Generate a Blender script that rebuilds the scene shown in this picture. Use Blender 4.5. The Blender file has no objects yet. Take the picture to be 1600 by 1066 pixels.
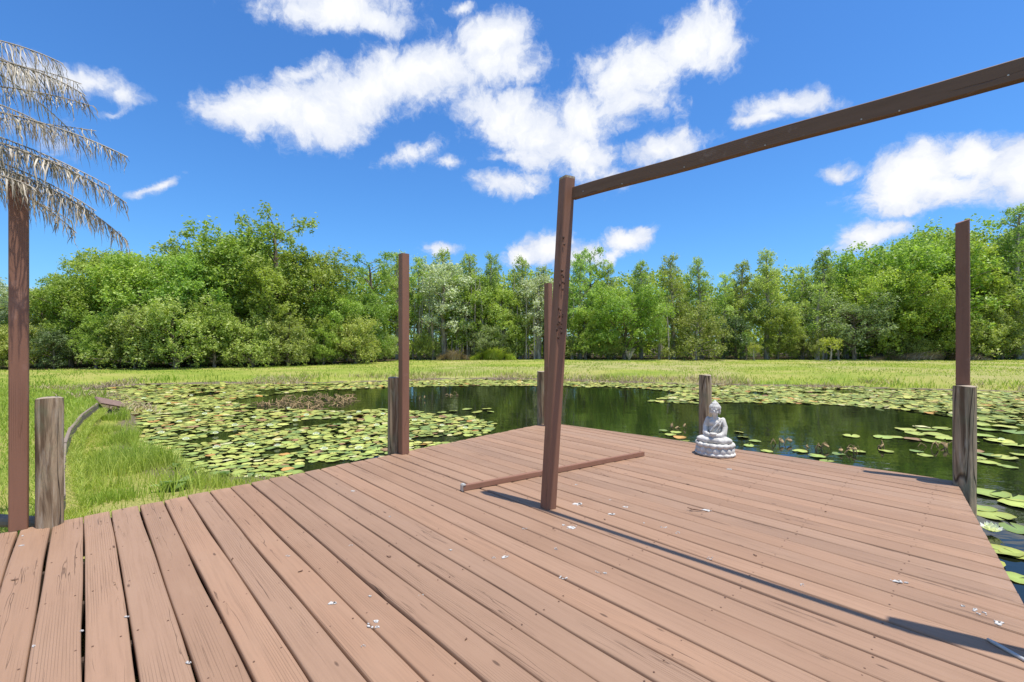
import bpy, bmesh, math, random
import numpy as np
from mathutils import Vector, Matrix, Euler
random.seed(7); RNG = np.random.default_rng(11)
R = math.radians
scene = bpy.context.scene
COL = scene.collection

# ------------------------------------------------------------------ camera, world, sun, exposure
CH = 1.25            # camera height above the deck (deck top is z = 0)
F = 711.1            # focal length in pixels of the 1600 px wide photograph
cam_d = bpy.data.cameras.new('camera'); cam_d.lens = 16.0; cam_d.sensor_width = 36.0
cam_d.clip_start = 0.05; cam_d.clip_end = 3000
cam = bpy.data.objects.new('camera', cam_d); COL.objects.link(cam)
cam.location = (0, 0, CH); cam.rotation_euler = (R(90), 0, 0)
scene.camera = cam
SUN = Vector((0.251, -0.14, 1.0)).normalized()
SUN_EL = math.asin(SUN.z); SUN_AZ = math.atan2(SUN.x, SUN.y)
sd = bpy.data.lights.new('sun', 'SUN'); sd.energy = 4.1; sd.angle = R(0.53); sd.color = (1.0, 0.95, 0.87)
so = bpy.data.objects.new('sun', sd); COL.objects.link(so); so.location = (0, 0, 30)
so.rotation_euler = SUN.to_track_quat('Z', 'Y').to_euler()
scene.view_settings.view_transform = 'Standard'; scene.view_settings.look = 'None'
scene.view_settings.exposure = 0.60; scene.view_settings.gamma = 1.0
scene.view_settings.use_curve_mapping = False
scene.cycles.max_bounces = 8; scene.cycles.transparent_max_bounces = 8
scene.cycles.use_denoising = True

world = bpy.data.worlds.new('World'); scene.world = world; world.use_nodes = True
def azel(x, y):
    dx = x - 800.0; dz = 533.0 - y
    return math.atan2(dx, F), math.atan2(dz, math.hypot(F, dx))
CLOUDS = [  # centre, half length, half width, tilt (degrees), strength of one soft lobe of a cloud
 (520,8,105,34,0,1),(590,30,62,18,-8,.9),(470,10,50,24,0,.8),
 (370,168,60,22,0,.8),(430,170,85,32,4,1),(505,188,62,36,10,1),(560,145,95,42,22,1.1),(660,112,95,42,14,1.1),(770,66,56,34,20,1.1),(780,100,58,36,0,1),(470,118,70,14,27,.55),
 (790,180,78,34,-12,1),(850,215,88,36,-18,1),(905,235,62,34,-25,.9),(830,245,60,18,0,.7),(640,243,46,16,18,.55),(708,250,20,8,0,.5),(930,262,46,20,-20,.7),(1035,232,66,20,6,.85),(905,185,60,40,10,.9),
 (985,112,75,38,22,1),(1075,62,80,34,30,1.05),(1120,62,42,38,-10,1),(935,98,34,14,14,.8),(985,160,60,26,0,.7),
 (1230,163,72,17,6,.9),(1190,182,44,12,10,.8),(985,194,16,8,0,.5),
 (792,290,52,17,4,.8),(740,282,22,8,0,.4),
 (1430,268,100,38,14,1.1),(1400,300,72,32,6,1.1),(1525,244,80,34,-4,1.1),(1610,262,80,48,0,1.1),(1480,290,90,28,0,1),(1310,262,26,11,12,.75),
 (984,371,48,15,8,1),(948,380,18,8,0,.5),
 (822,398,36,18,16,1),(856,388,36,22,0,1.1),(905,402,40,20,0,.9),
 (1340,374,50,20,24,.95),(1390,358,40,12,10,.7),(1290,392,24,10,20,.5),
 (130,118,68,18,-14,.75),(190,142,38,14,-16,.75),(60,120,60,26,0,.6),(170,165,24,7,10,.45),
 (250,290,42,8,16,.6),(714,13,18,9,0,.6),(955,402,38,10,32,.6),(684,394,28,10,0,.7),(40,455,40,14,0,.6),(70,210,50,26,0,.35),(700,300,90,20,0,.0)]
def build_world():
    nt = world.node_tree; N = nt.nodes; L = nt.links; N.clear()
    out = N.new('ShaderNodeOutputWorld'); bg = N.new('ShaderNodeBackground')
    bg.inputs['Strength'].default_value = 0.13; L.new(bg.outputs[0], out.inputs[0])
    sky = N.new('ShaderNodeTexSky'); sky.sky_type = 'NISHITA'; sky.sun_disc = False
    sky.sun_elevation = SUN_EL; sky.sun_rotation = SUN_AZ; sky.air_density = 1.25; sky.dust_density = 0.3; sky.ozone_density = 3.0
    tc = N.new('ShaderNodeTexCoord'); sep = N.new('ShaderNodeSeparateXYZ'); L.new(tc.outputs['Generated'], sep.inputs[0])
    def math_(op, a, b=None, c=None, clamp=False):
        n = N.new('ShaderNodeMath'); n.operation = op; n.use_clamp = clamp
        for i, v in enumerate((a, b, c)):
            if v is None: continue
            if isinstance(v, (int, float)): n.inputs[i].default_value = v
            else: L.new(v, n.inputs[i])
        return n.outputs[0]
    az = math_('ARCTAN2', sep.outputs[0], sep.outputs[1]); el = math_('ARCSINE', sep.outputs[2])
    cmb = N.new('ShaderNodeCombineXYZ'); L.new(az, cmb.inputs[0]); L.new(el, cmb.inputs[1])
    def noise(scale, detail, rough, vec, w=None):
        n = N.new('ShaderNodeTexNoise'); n.inputs['Scale'].default_value = scale
        n.inputs['Detail'].default_value = detail; n.inputs['Roughness'].default_value = rough
        L.new(vec, n.inputs['Vector']); return n
    # warp the direction a little so that no edge stays an ellipse
    wn = noise(7, 6, .62, cmb.outputs[0])
    sub = N.new('ShaderNodeVectorMath'); sub.operation = 'SUBTRACT'; L.new(wn.outputs['Color'], sub.inputs[0]); sub.inputs[1].default_value = (.5, .5, .5)
    scl = N.new('ShaderNodeVectorMath'); scl.operation = 'MULTIPLY'; L.new(sub.outputs[0], scl.inputs[0]); scl.inputs[1].default_value = (.11, .07, 0)
    add = N.new('ShaderNodeVectorMath'); add.operation = 'ADD'; L.new(cmb.outputs[0], add.inputs[0]); L.new(scl.outputs[0], add.inputs[1])
    P = add.outputs[0]
    acc = None
    for (cx, cy, a, b, ang, st) in CLOUDS:
        if st <= 0: continue
        a *= 1.42; b *= 1.66
        c0 = np.array(azel(cx, cy)); t = R(ang)
        e1 = np.array(azel(cx + a*math.cos(t), cy - a*math.sin(t))) - c0
        e2 = np.array(azel(cx - b*math.sin(t), cy - b*math.cos(t))) - c0
        Mi = np.linalg.inv(np.stack([e1, e2], axis=1))
        s = N.new('ShaderNodeVectorMath'); s.operation = 'SUBTRACT'; L.new(P, s.inputs[0]); s.inputs[1].default_value = (c0[0], c0[1], 0)
        cb = N.new('ShaderNodeCombineXYZ')
        for k in range(2):
            d = N.new('ShaderNodeVectorMath'); d.operation = 'DOT_PRODUCT'; L.new(s.outputs[0], d.inputs[0])
            d.inputs[1].default_value = (Mi[k, 0], Mi[k, 1], 0); L.new(d.outputs['Value'], cb.inputs[k])
        ln = N.new('ShaderNodeVectorMath'); ln.operation = 'LENGTH'; L.new(cb.outputs[0], ln.inputs[0])
        v = math_('MULTIPLY', math_('SUBTRACT', 1.0, ln.outputs['Value']), st)
        acc = v if acc is None else math_('SMOOTH_MAX', acc, v, 0.18)
    # unseen scattered clouds added elsewhere in the sky, cover raised for whiter fill light
    back = noise(2.6, 7, .6, tc.outputs['Generated'])
    bmask = math_('SUBTRACT', math_('MULTIPLY', math_('ABSOLUTE', az), 1.0), 1.02)
    bk = math_('MULTIPLY', math_('SUBTRACT', back.outputs['Fac'], .47), 3.0)
    bk2 = math_('SUBTRACT', bk, math_('MULTIPLY', math_('LESS_THAN', bmask, 0), 9))
    acc = math_('MAXIMUM', acc, bk2)
    n1 = noise(16, 9, .66, P); n2 = noise(60, 6, .66, P)
    f = math_('ADD', acc, math_('MULTIPLY', math_('SUBTRACT', n1.outputs['Fac'], .5), 1.4))
    f = math_('ADD', f, math_('MULTIPLY', math_('SUBTRACT', n2.outputs['Fac'], .5), .34))
    al = N.new('ShaderNodeMapRange'); al.interpolation_type = 'SMOOTHSTEP'; L.new(f, al.inputs[0])
    al.inputs[1].default_value = 0.0; al.inputs[2].default_value = 0.56
    # cloud body: white, greyer blue where thin noise says the underside is
    n3 = noise(9, 5, .55, P)
    cr = N.new('ShaderNodeMapRange'); L.new(math_('ADD', math_('MULTIPLY', f, .9), n3.outputs['Fac']), cr.inputs[0])
    cr.inputs[1].default_value = .65; cr.inputs[2].default_value = 1.35
    cc = N.new('ShaderNodeMix'); cc.data_type = 'RGBA'; L.new(cr.outputs[0], cc.inputs['Factor'])
    cc.inputs['A'].default_value = (3.3, 3.7, 4.65, 1); cc.inputs['B'].default_value = (5.25, 5.3, 5.4, 1)
    tint = N.new('ShaderNodeMix'); tint.data_type = 'RGBA'; tint.blend_type = 'MULTIPLY'; tint.inputs['Factor'].default_value = 1
    L.new(sky.outputs[0], tint.inputs['A']); tint.inputs['B'].default_value = (.30, .575, .90, 1)
    mx = N.new('ShaderNodeMix'); mx.data_type = 'RGBA'; L.new(al.outputs[0], mx.inputs['Factor'])
    L.new(tint.outputs['Result'], mx.inputs['A']); L.new(cc.outputs['Result'], mx.inputs['B'])
    L.new(mx.outputs['Result'], bg.inputs['Color'])
build_world()

# ------------------------------------------------------------------ helpers
def at(x, y, z=0.0):
    """pixel of the photograph -> the point of the horizontal plane z that is seen there"""
    k = (CH - z) / (y - 533.0)
    return Vector(((x - 800.0) * k, F * k, z))
def atY(x, y, Y):
    return Vector(((x - 800.0) / F * Y, Y, CH + (533.0 - y) / F * Y))
def tag(o, label=None, cat=None, group=None, kind=None):
    if label: o['label'] = label
    if cat: o['category'] = cat
    if group: o['group'] = group
    if kind: o['kind'] = kind
    return o
def empty(name, loc=(0, 0, 0), rz=0.0):
    o = bpy.data.objects.new(name, None); COL.objects.link(o); o.location = loc; o.rotation_euler = (0, 0, rz)
    o.empty_display_size = .1
    return o
def link(name, me, mat=None, parent=None, smooth=False):
    if mat is not None and not me.materials: me.materials.append(mat)
    if smooth: me.polygons.foreach_set('use_smooth', [True] * len(me.polygons))
    o = bpy.data.objects.new(name, me); COL.objects.link(o)
    if parent: o.parent = parent
    return o
def mesh_np(name, V, faces, counts=None, colors=None, uvs=None):
    """V (n,3); faces: (m,k) array or flat array with counts; colours per vertex (n,3); uvs per vertex (n,2)"""
    me = bpy.data.meshes.new(name)
    V = np.asarray(V, dtype=np.float32)
    if counts is None:
        faces = np.asarray(faces, dtype=np.int32); counts = np.full(len(faces), faces.shape[1], np.int32); flat = faces.ravel()
    else: flat = np.asarray(faces, np.int32); counts = np.asarray(counts, np.int32)
    me.vertices.add(len(V)); me.vertices.foreach_set('co', V.ravel())
    me.loops.add(len(flat)); me.loops.foreach_set('vertex_index', flat)
    me.polygons.add(len(counts)); st = np.concatenate([[0], np.cumsum(counts)[:-1]]).astype(np.int32)
    me.polygons.foreach_set('loop_start', st); me.polygons.foreach_set('loop_total', counts)
    me.update(calc_edges=True)
    if colors is not None:
        ca = me.color_attributes.new('tone', 'FLOAT_COLOR', 'POINT')
        c4 = np.ones((len(V), 4), np.float32); c4[:, :3] = colors; ca.data.foreach_set('color', c4.ravel())
    if uvs is not None:
        uv = me.uv_layers.new(name='UVMap'); uv.data.foreach_set('uv', np.asarray(uvs, np.float32)[flat].ravel())
    me.validate()
    return me
def bm_mesh(name, bm):
    me = bpy.data.meshes.new(name); bmesh.ops.recalc_face_normals(bm, faces=bm.faces); bm.to_mesh(me); bm.free(); return me
def join_np(parts):
    """parts: list of (V, F(m,k), C or None); all with the same k"""
    Vs, Fs, Cs, o = [], [], [], 0
    for V, Fc, C in parts:
        Vs.append(V); Fs.append(Fc + o); o += len(V)
        if C is not None: Cs.append(C)
    return np.concatenate(Vs), np.concatenate(Fs), (np.concatenate(Cs) if Cs else None)
def tube(path, radii, n=8, caps=True):
    bm = bmesh.new(); rings = []
    path = [Vector(p) for p in path]
    for i, p in enumerate(path):
        d = (path[min(i+1, len(path)-1)] - path[max(i-1, 0)]).normalized()
        a = d.orthogonal().normalized() if i == 0 else (pa - d * pa.dot(d)).normalized()
        pa = a; b = d.cross(a)
        rings.append([bm.verts.new(p + (a*math.cos(2*math.pi*k/n) + b*math.sin(2*math.pi*k/n)) * radii[i]) for k in range(n)])
    for i in range(len(rings)-1):
        for k in range(n): bm.faces.new((rings[i][k], rings[i][(k+1) % n], rings[i+1][(k+1) % n], rings[i+1][k]))
    if caps: bm.faces.new(rings[0][::-1]); bm.faces.new(rings[-1])
    return bm
def bm_add(dst, src):
    me = bpy.data.meshes.new('tmp'); src.to_mesh(me); src.free(); dst.from_mesh(me); bpy.data.meshes.remove(me)
def ell(bm, c, r, rot=(0, 0, 0), seg=20):
    m = Matrix.Translation(c) @ Euler(rot).to_matrix().to_4x4() @ Matrix.Diagonal((*r, 1))
    bmesh.ops.create_uvsphere(bm, u_segments=seg, v_segments=seg//2+2, radius=1, matrix=m)
def box_bm(sx, sy, z0, z1, bevel=.004, topcut=0.0, n=1):
    bm = bmesh.new(); bmesh.ops.create_cube(bm, size=1)
    for v in bm.verts: v.co = Vector((v.co.x*sx, v.co.y*sy, z0 if v.co.z < 0 else z1 + topcut*v.co.x*2))
    if bevel: bmesh.ops.bevel(bm, geom=bm.edges[:], offset=bevel, segments=2, affect='EDGES')
    return bm

# ------------------------------------------------------------------ materials
class NT:
    def __init__(s, name, rough=.6, spec=.3):
        s.m = bpy.data.materials.new(name); s.m.use_nodes = True; s.N = s.m.node_tree.nodes; s.L = s.m.node_tree.links
        s.b = s.N['Principled BSDF']; s.b.inputs['Roughness'].default_value = rough; s.b.inputs['Specular IOR Level'].default_value = spec
        s.tc = s.N.new('ShaderNodeTexCoord')
    def put(s, v, inp):
        if isinstance(v, (int, float)): inp.default_value = v
        elif isinstance(v, tuple): inp.default_value = v if len(v) == len(inp.default_value) else v + (1,)
        else: s.L.new(v, inp)
    def mp(s, scale, src='Object', loc=(0, 0, 0)):
        n = s.N.new('ShaderNodeMapping'); n.inputs['Scale'].default_value = scale; n.inputs['Location'].default_value = loc
        s.L.new(s.tc.outputs[src] if isinstance(src, str) else src, n.inputs[0]); return n.outputs[0]
    def noise(s, vec, scale=1, detail=5, rough=.55, dist=0, out='Fac'):
        n = s.N.new('ShaderNodeTexNoise'); s.L.new(vec, n.inputs['Vector'])
        n.inputs['Scale'].default_value = scale; n.inputs['Detail'].default_value = detail
        n.inputs['Roughness'].default_value = rough; n.inputs['Distortion'].default_value = dist; return n.outputs[out]
    def vor(s, vec, scale=1, feat='F1', rnd=1.0):
        n = s.N.new('ShaderNodeTexVoronoi'); n.feature = feat; s.L.new(vec, n.inputs['Vector']); n.inputs['Scale'].default_value = scale
        n.inputs['Randomness'].default_value = rnd; return n.outputs['Distance']
    def ma(s, op, a, b=0.0, clamp=False):
        n = s.N.new('ShaderNodeMath'); n.operation = op; n.use_clamp = clamp; s.put(a, n.inputs[0]); s.put(b, n.inputs[1]); return n.outputs[0]
    def ramp(s, v, lo, hi, a=0.0, b=1.0):
        n = s.N.new('ShaderNodeMapRange'); n.interpolation_type = 'SMOOTHSTEP'; s.put(v, n.inputs[0])
        for i, q in enumerate((lo, hi, a, b)): n.inputs[i+1].default_value = q
        return n.outputs[0]
    def mix(s, f, a, b, mode='MIX'):
        n = s.N.new('ShaderNodeMix'); n.data_type = 'RGBA'; n.blend_type = mode
        s.put(f, n.inputs['Factor']); s.put(a, n.inputs['A']); s.put(b, n.inputs['B']); return n.outputs['Result']
    def attr(s, name='tone', out='Color'):
        n = s.N.new('ShaderNodeAttribute'); n.attribute_name = name; return n.outputs[out]
    def bump(s, h, strength=.4, dist=.01):
        n = s.N.new('ShaderNodeBump'); s.put(h, n.inputs['Height']); n.inputs['Strength'].default_value = strength
        n.inputs['Distance'].default_value = dist; s.L.new(n.outputs[0], s.b.inputs['Normal']); return n
    def color(s, c): s.put(c, s.b.inputs['Base Color']); return s.m
    def sep(s, c):
        n = s.N.new('ShaderNodeSeparateColor'); s.L.new(c, n.inputs[0]); return n.outputs
    def orand(s): n = s.N.new('ShaderNodeObjectInfo'); return n.outputs['Random']

def mat_paintwood(name, base, grain=(2.0, 55.0), src='UV', crack=1.0, rough=.62, wear=None):
    """painted weathered timber; x of the coordinate runs along the board"""
    s = NT(name, rough, .25)
    g = s.mp((grain[0], grain[1], grain[1]), src)
    warp = s.noise(s.mp((2.2, 7, 7), src), 1, 3, .5, 0, 'Color')
    wv = s.N.new('ShaderNodeVectorMath'); wv.operation = 'MULTIPLY_ADD'; s.L.new(warp, wv.inputs[0]); wv.inputs[1].default_value = (0, 1.7, 1.7); s.L.new(g, wv.inputs[2])
    n1 = s.noise(wv.outputs[0], 1, 6, .6)                                        # grain
    wl = s.N.new('ShaderNodeVectorMath'); wl.operation = 'MULTIPLY'; s.L.new(wv.outputs[0], wl.inputs[0]); wl.inputs[1].default_value = (.45, 1.2, 1.2)
    ridge = s.ma('ABSOLUTE', s.ma('SUBTRACT', s.noise(wl.outputs[0], .55, 2, .4), .5))
    zone = s.ramp(s.noise(s.mp((1.3, 9, 9), src, (3, 1, 2)), 1, 3, .5), .53, .66)
    cr = s.ma('MULTIPLY', s.ramp(ridge, .0, .016, 1, 0), zone)                    # long hairline splits
    cr = s.ma('MULTIPLY', cr, crack)
    kn = s.vor(s.mp((2.6, 9.0, 9.0), src, (1.7, .3, .6)), 1)
    knot = s.ramp(kn, .035, .075, 1, 0)
    big = s.noise(s.mp((1.5, 3, 3), src, (5, 5, 0)), 1, 4, .6)
    fine = s.noise(s.mp((60, 160, 160), src), 1, 3, .6)
    tone = s.attr()
    c = s.mix(1.0, base, tone, 'MULTIPLY')
    c = s.mix(s.ramp(n1, .40, .70, 0, .5), c, tuple(v*.74 for v in base), 'MIX')
    c = s.mix(s.ramp(big, .40, .72, 0, .45), c, (base[0]*1.06, base[1]*1.10, base[2]*1.12))
    if wear: c = s.mix(s.ramp(s.noise(s.mp((3, 3, 3), src, (9, 2, 4)), 1.6, 7, .7), .60, .72, 0, .8), c, wear)
    c = s.mix(s.ma('MULTIPLY', knot, .75), c, (base[0]*.22, base[1]*.2, base[2]*.2))
    c = s.mix(s.ma('MULTIPLY', cr, .68), c, (base[0]*.15, base[1]*.13, base[2]*.12))
    # wavy growth rings standing out under the paint in places
    wv2 = s.N.new('ShaderNodeTexWave'); wv2.wave_type = 'BANDS'; wv2.bands_direction = 'Y'; wv2.wave_profile = 'SAW'
    s.L.new(s.mp((.55, 30, 30), src, (2, 0, 0)), wv2.inputs['Vector']); wv2.inputs['Scale'].default_value = 1.0; wv2.inputs['Distortion'].default_value = 7.0; wv2.inputs['Detail'].default_value = 1.5; wv2.inputs['Detail Scale'].default_value = .55
    rz = s.ma('MULTIPLY', s.ramp(wv2.outputs['Fac'], .80, .97), s.ramp(s.noise(s.mp((.9, 5, 5), src, (8, 3, 1)), 1, 3, .5), .44, .60))
    c = s.mix(s.ma('MULTIPLY', rz, .34*crack), c, tuple(v*.50 for v in base))
    h = s.ma('ADD', s.ma('MULTIPLY', n1, .6), s.ma('MULTIPLY', fine, .25)); h = s.ma('SUBTRACT', h, s.ma('MULTIPLY', rz, .8*crack))
    h = s.ma('SUBTRACT', h, s.ma('MULTIPLY', cr, 1.6)); h = s.ma('SUBTRACT', h, knot)
    s.bump(h, .55, .004)
    s.put(s.ramp(n1, .3, .8, rough-.08, rough+.12), s.b.inputs['Roughness'])
    return s.color(c)

DECKC = (.312, .190, .121)
M_deck = mat_paintwood('deck_paint', DECKC)
M_post = mat_paintwood('post_paint', (.245, .122, .078), (1.6, 26), 'UV', 1.0, .55, (.31, .175, .125))
M_beam = mat_paintwood('beam_paint', (.165, .098, .064), (1.6, 26), 'UV', .8, .55, (.26, .19, .16))
M_under = mat_paintwood('joist_wood', (.10, .06, .045))

def mat_log():
    s = NT('weathered_log', .8, .15)
    v = s.mp((14, 14, 1.3), 'Object'); r = s.orand()
    off = s.N.new('ShaderNodeVectorMath'); off.operation = 'ADD'; s.L.new(v, off.inputs[0])
    cb = s.N.new('ShaderNodeCombineXYZ'); s.L.new(s.ma('MULTIPLY', r, 37), cb.inputs[2]); s.L.new(s.ma('MULTIPLY', r, 11), cb.inputs[0]); s.L.new(cb.outputs[0], off.inputs[1])
    n1 = s.noise(off.outputs[0], 1, 7, .62, 1.6); n2 = s.noise(off.outputs[0], 2.6, 5, .6, .8)
    ridge = s.ma('ABSOLUTE', s.ma('SUBTRACT', s.noise(off.outputs[0], .55, 2, .4, .5), .5))
    cr = s.ramp(ridge, 0, .018, 1, 0)
    c = s.mix(s.ramp(n1, .36, .64), (.14, .092, .055), (.42, .315, .20))
    c = s.mix(s.ramp(n2, .5, .72, 0, .7), c, (.46, .40, .31))
    c = s.mix(s.ramp(s.noise(s.mp((5, 5, 2.5)), 1, 4, .6), .52, .68, 0, .45), c, (.16, .19, .11))
    c = s.mix(s.ma('MULTIPLY', cr, .8), c, (.03, .02, .015))
    s.bump(s.ma('SUBTRACT', s.ma('MULTIPLY', n1, 1.0), s.ma('MULTIPLY', cr, 1.2)), .8, .01)
    return s.color(c)
M_log = mat_log()
def mat_endgrain():
    s = NT('log_end', .85, .1)
    n = s.N.new('ShaderNodeTexWave'); n.wave_type = 'RINGS'; n.rings_direction = 'Z'; s.L.new(s.mp((40, 40, 1)), n.inputs[0]); n.inputs['Scale'].default_value = 1; n.inputs['Distortion'].default_value = 2
    return s.color(s.mix(n.outputs['Fac'], (.26, .20, .14), (.42, .35, .27)))
M_end = mat_endgrain()

def mat_leaf(name, c1, c2, trans=.35, hue=.022, val=.4, gloss=.5, vo=.42):
    s = NT(name, gloss, .45)
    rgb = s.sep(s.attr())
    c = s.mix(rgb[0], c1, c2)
    hs = s.N.new('ShaderNodeHueSaturation'); s.L.new(c, hs.inputs['Color'])
    r = s.orand()
    s.L.new(s.ma('ADD', s.ma('MULTIPLY', s.ma('SUBTRACT', r, .72), hue*1.5), .5), hs.inputs['Hue'])
    s.L.new(s.ma('ADD', s.ma('ADD', s.ma('MULTIPLY', rgb[1], val), 1 - val*.5 - vo*.6), s.ma('MULTIPLY', s.ma('FRACT', s.ma('MULTIPLY', r, 7.3)), vo)), hs.inputs['Value'])
    c = hs.outputs[0]; s.color(c)
    tr = s.N.new('ShaderNodeBsdfTranslucent'); tc2 = s.mix(1.0, c, (1.15, 1.25, .6), 'MULTIPLY'); s.L.new(tc2, tr.inputs[0])
    mx = s.N.new('ShaderNodeMixShader'); mx.inputs[0].default_value = trans
    out = s.N['Material Output']; s.L.new(s.b.outputs[0], mx.inputs[1]); s.L.new(tr.outputs[0], mx.inputs[2]); s.L.new(mx.outputs[0], out.inputs[0])
    return s.m
M_leafA = mat_leaf('leaf_broad', (.20, .33, .055), (.40, .51, .11), .44)
M_leafB = mat_leaf('leaf_cypress', (.28, .40, .11), (.48, .59, .19), .55)
M_leafC = mat_leaf('leaf_bush', (.23, .33, .07), (.46, .525, .155), .42)
M_leafD = mat_leaf('leaf_oak', (.20, .335, .05), (.40, .51, .10), .44)
M_leafE = mat_leaf('leaf_silver', (.28, .36, .17), (.58, .62, .44), .35)
M_leafO = mat_leaf('leaf_olive', (.20, .27, .10), (.38, .45, .20), .38)
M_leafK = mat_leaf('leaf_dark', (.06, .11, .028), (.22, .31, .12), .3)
M_leafY = mat_leaf('leaf_young', (.36, .44, .06), (.52, .58, .12), .45)
M_leafP = mat_leaf('leaf_conifer', (.14, .25, .05), (.25, .38, .08), .3)
M_grass = mat_leaf('grass_blade', (.25, .38, .035), (.54, .57, .14), .45, 0, .4, .6, 0)
M_dry = mat_leaf('dry_stalk', (.24, .17, .10), (.50, .40, .26), .15, 0, .3, .7, 0)
def mat_bark(name, a, b):
    s = NT(name, .85, .1); n = s.noise(s.mp((9, 9, 2)), 1, 6, .6, .5)
    s.bump(n, .8, .03); return s.color(s.mix(s.ramp(n, .35, .65), a, b))
M_bark = mat_bark('bark', (.09, .07, .05), (.26, .22, .17))
M_barkpale = mat_bark('bark_pale', (.22, .19, .15), (.48, .44, .38))

def mat_ground():
    s = NT('meadow', .9, .1)
    tone = s.attr(); rgb = s.sep(tone)     # R: 1 lawn .. 0 mud ; G: dryness ; B: wood floor
    p = s.tc.outputs['Object']
    n1 = s.noise(s.mp((.5, .9, 1)), 1, 6, .65); n2 = s.noise(s.mp((9, 9, 9)), 1, 6, .7); n3 = s.noise(s.mp((.13, .35, 1), loc=(4, 2, 0)), 1, 4, .6)
    n4 = s.noise(s.mp((45, 45, 45)), 1, 3, .7)
    g = s.mix(s.ramp(n1, .35, .65), (.235, .315, .045), (.36, .40, .075))
    g = s.mix(s.ramp(n3, .42, .60, 0, .8), g, (.46, .42, .13))
    g = s.mix(s.ma('MULTIPLY', rgb[1], s.ramp(n1, .3, .6)), g, (.47, .40, .20))
    g = s.mix(s.ramp(n4, .4, .7, .0, .45), g, (.12, .17, .02))
    mud = s.mix(n2, (.11, .085, .055), (.30, .24, .17))
    c = s.mix(s.ramp(s.ma('ADD', rgb[0], s.ma('MULTIPLY', s.ma('SUBTRACT', n2, .5), .7)), .35, .65), mud, g)
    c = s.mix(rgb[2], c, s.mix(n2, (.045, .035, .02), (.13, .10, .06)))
    s.bump(s.ma('ADD', n2, n4), .9, .05)
    return s.color(c)
M_ground = mat_ground()
def mat_water():
    s = NT('pond_water', .02, .5)
    s.b.inputs['IOR'].default_value = 1.33
    w1 = s.noise(s.mp((1.1, 2.4, 1)), 1, 3, .5); w2 = s.noise(s.mp((7, 11, 1)), 1, 3, .5)
    s.bump(s.ma('ADD', w1, s.ma('MULTIPLY', w2, .12)), .10, .06)
    n = s.noise(s.mp((.6, .6, 1)), 1, 4, .6)
    return s.color(s.mix(n, (.006, .009, .004), (.013, .016, .007)))
M_water = mat_water()
def mat_pad():
    s = NT('lily_pad', .48, .3)
    tone = s.attr(); hs = s.N.new('ShaderNodeHueSaturation'); s.L.new(tone, hs.inputs['Color'])
    s.L.new(s.ma('ADD', s.ma('MULTIPLY', s.orand(), .3), .85), hs.inputs['Value'])
    n = s.noise(s.mp((9, 9, 9)), 1, 5, .65); n2 = s.noise(s.mp((30, 30, 30)), 1, 3, .6)
    c = s.mix(s.ramp(n, .55, .75, 0, .35), hs.outputs[0], (.42, .34, .09)); c = s.mix(s.ramp(n2, .62, .75, 0, .5), c, (.16, .14, .05))
    s.bump(n, .3, .01)
    return s.color(c)
M_pad = mat_pad()
def simple(name, c, rough=.5, spec=.4, metal=0, var=.15, sc=20):
    s = NT(name, rough, spec); s.b.inputs['Metallic'].default_value = metal
    n = s.noise(s.mp((sc, sc, sc)), 1, 5, .6); s.bump(n, .2, .003)
    return s.color(s.mix(n, tuple(v*(1-var) for v in c), tuple(min(1, v*(1+var)) for v in c)))
M_petal = mat_leaf('lily_petal', (.84, .84, .78), (.84, .84, .78), .4, 0, 0, .5, 0)
M_stamen = simple('lily_centre', (.75, .50, .05), .6)
M_drop = simple('white_splash', (.50, .48, .45), .8, .2, 0, .15, 90)
M_metal = simple('dull_metal', (.50, .48, .44), .5, .5, .35, .2, 60)
M_rust = simple('rusty_steel', (.16, .09, .06), .7, .3, .3, .3, 90)
M_frond = mat_leaf('dead_frond', (.12, .095, .07), (.50, .43, .33), .18, 0, .4, .45, 0)
def mat_stone():
    s = NT('pale_stone', .85, .15)
    n = s.noise(s.mp((14, 14, 14)), 1, 7, .65); n2 = s.noise(s.mp((70, 70, 70)), 1, 3, .6)
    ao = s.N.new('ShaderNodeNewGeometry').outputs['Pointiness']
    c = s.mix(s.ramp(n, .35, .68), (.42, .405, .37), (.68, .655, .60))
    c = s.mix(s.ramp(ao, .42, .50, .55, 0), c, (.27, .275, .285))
    s.bump(s.ma('ADD', n, s.ma('MULTIPLY', n2, .4)), .5, .004)
    return s.color(c)
M_stone = mat_stone()

# ------------------------------------------------------------------ terrain and water
WZ = -0.50                                    # water level
def W(x, y): p = at(x, y, WZ); return (p.x, p.y)
POND = [W(440, 750), W(385, 750), W(330, 747), W(270, 731), W(226, 715), W(200, 702), W(210, 676), W(208, 656), W(193, 640), W(165, 624), W(125, 611), W(150, 605),
        W(230, 601.5), W(330, 600), W(450, 599.5), W(600, 596.5), W(700, 593), W(800, 592.5), W(900, 596), W(1000, 599), W(1150, 602.5), W(1300, 605), W(1450, 609), W(1600, 613), W(1750, 619),
        (24, 12), (23, 3), (16, -7), (4, -9), (-1.2, -6), (-1.4, 0), (-2.0, 3.9)]
POND = np.array(POND)
def inside(poly, X, Y):
    c = np.zeros(X.shape, bool); n = len(poly); j = n-1
    for i in range(n):
        xi, yi = poly[i]; xj, yj = poly[j]
        t = ((yi > Y) != (yj > Y)) & (X < (xj-xi)*(Y-yi)/((yj-yi) if yj != yi else 1e-9)+xi)
        c ^= t; j = i
    return c
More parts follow.
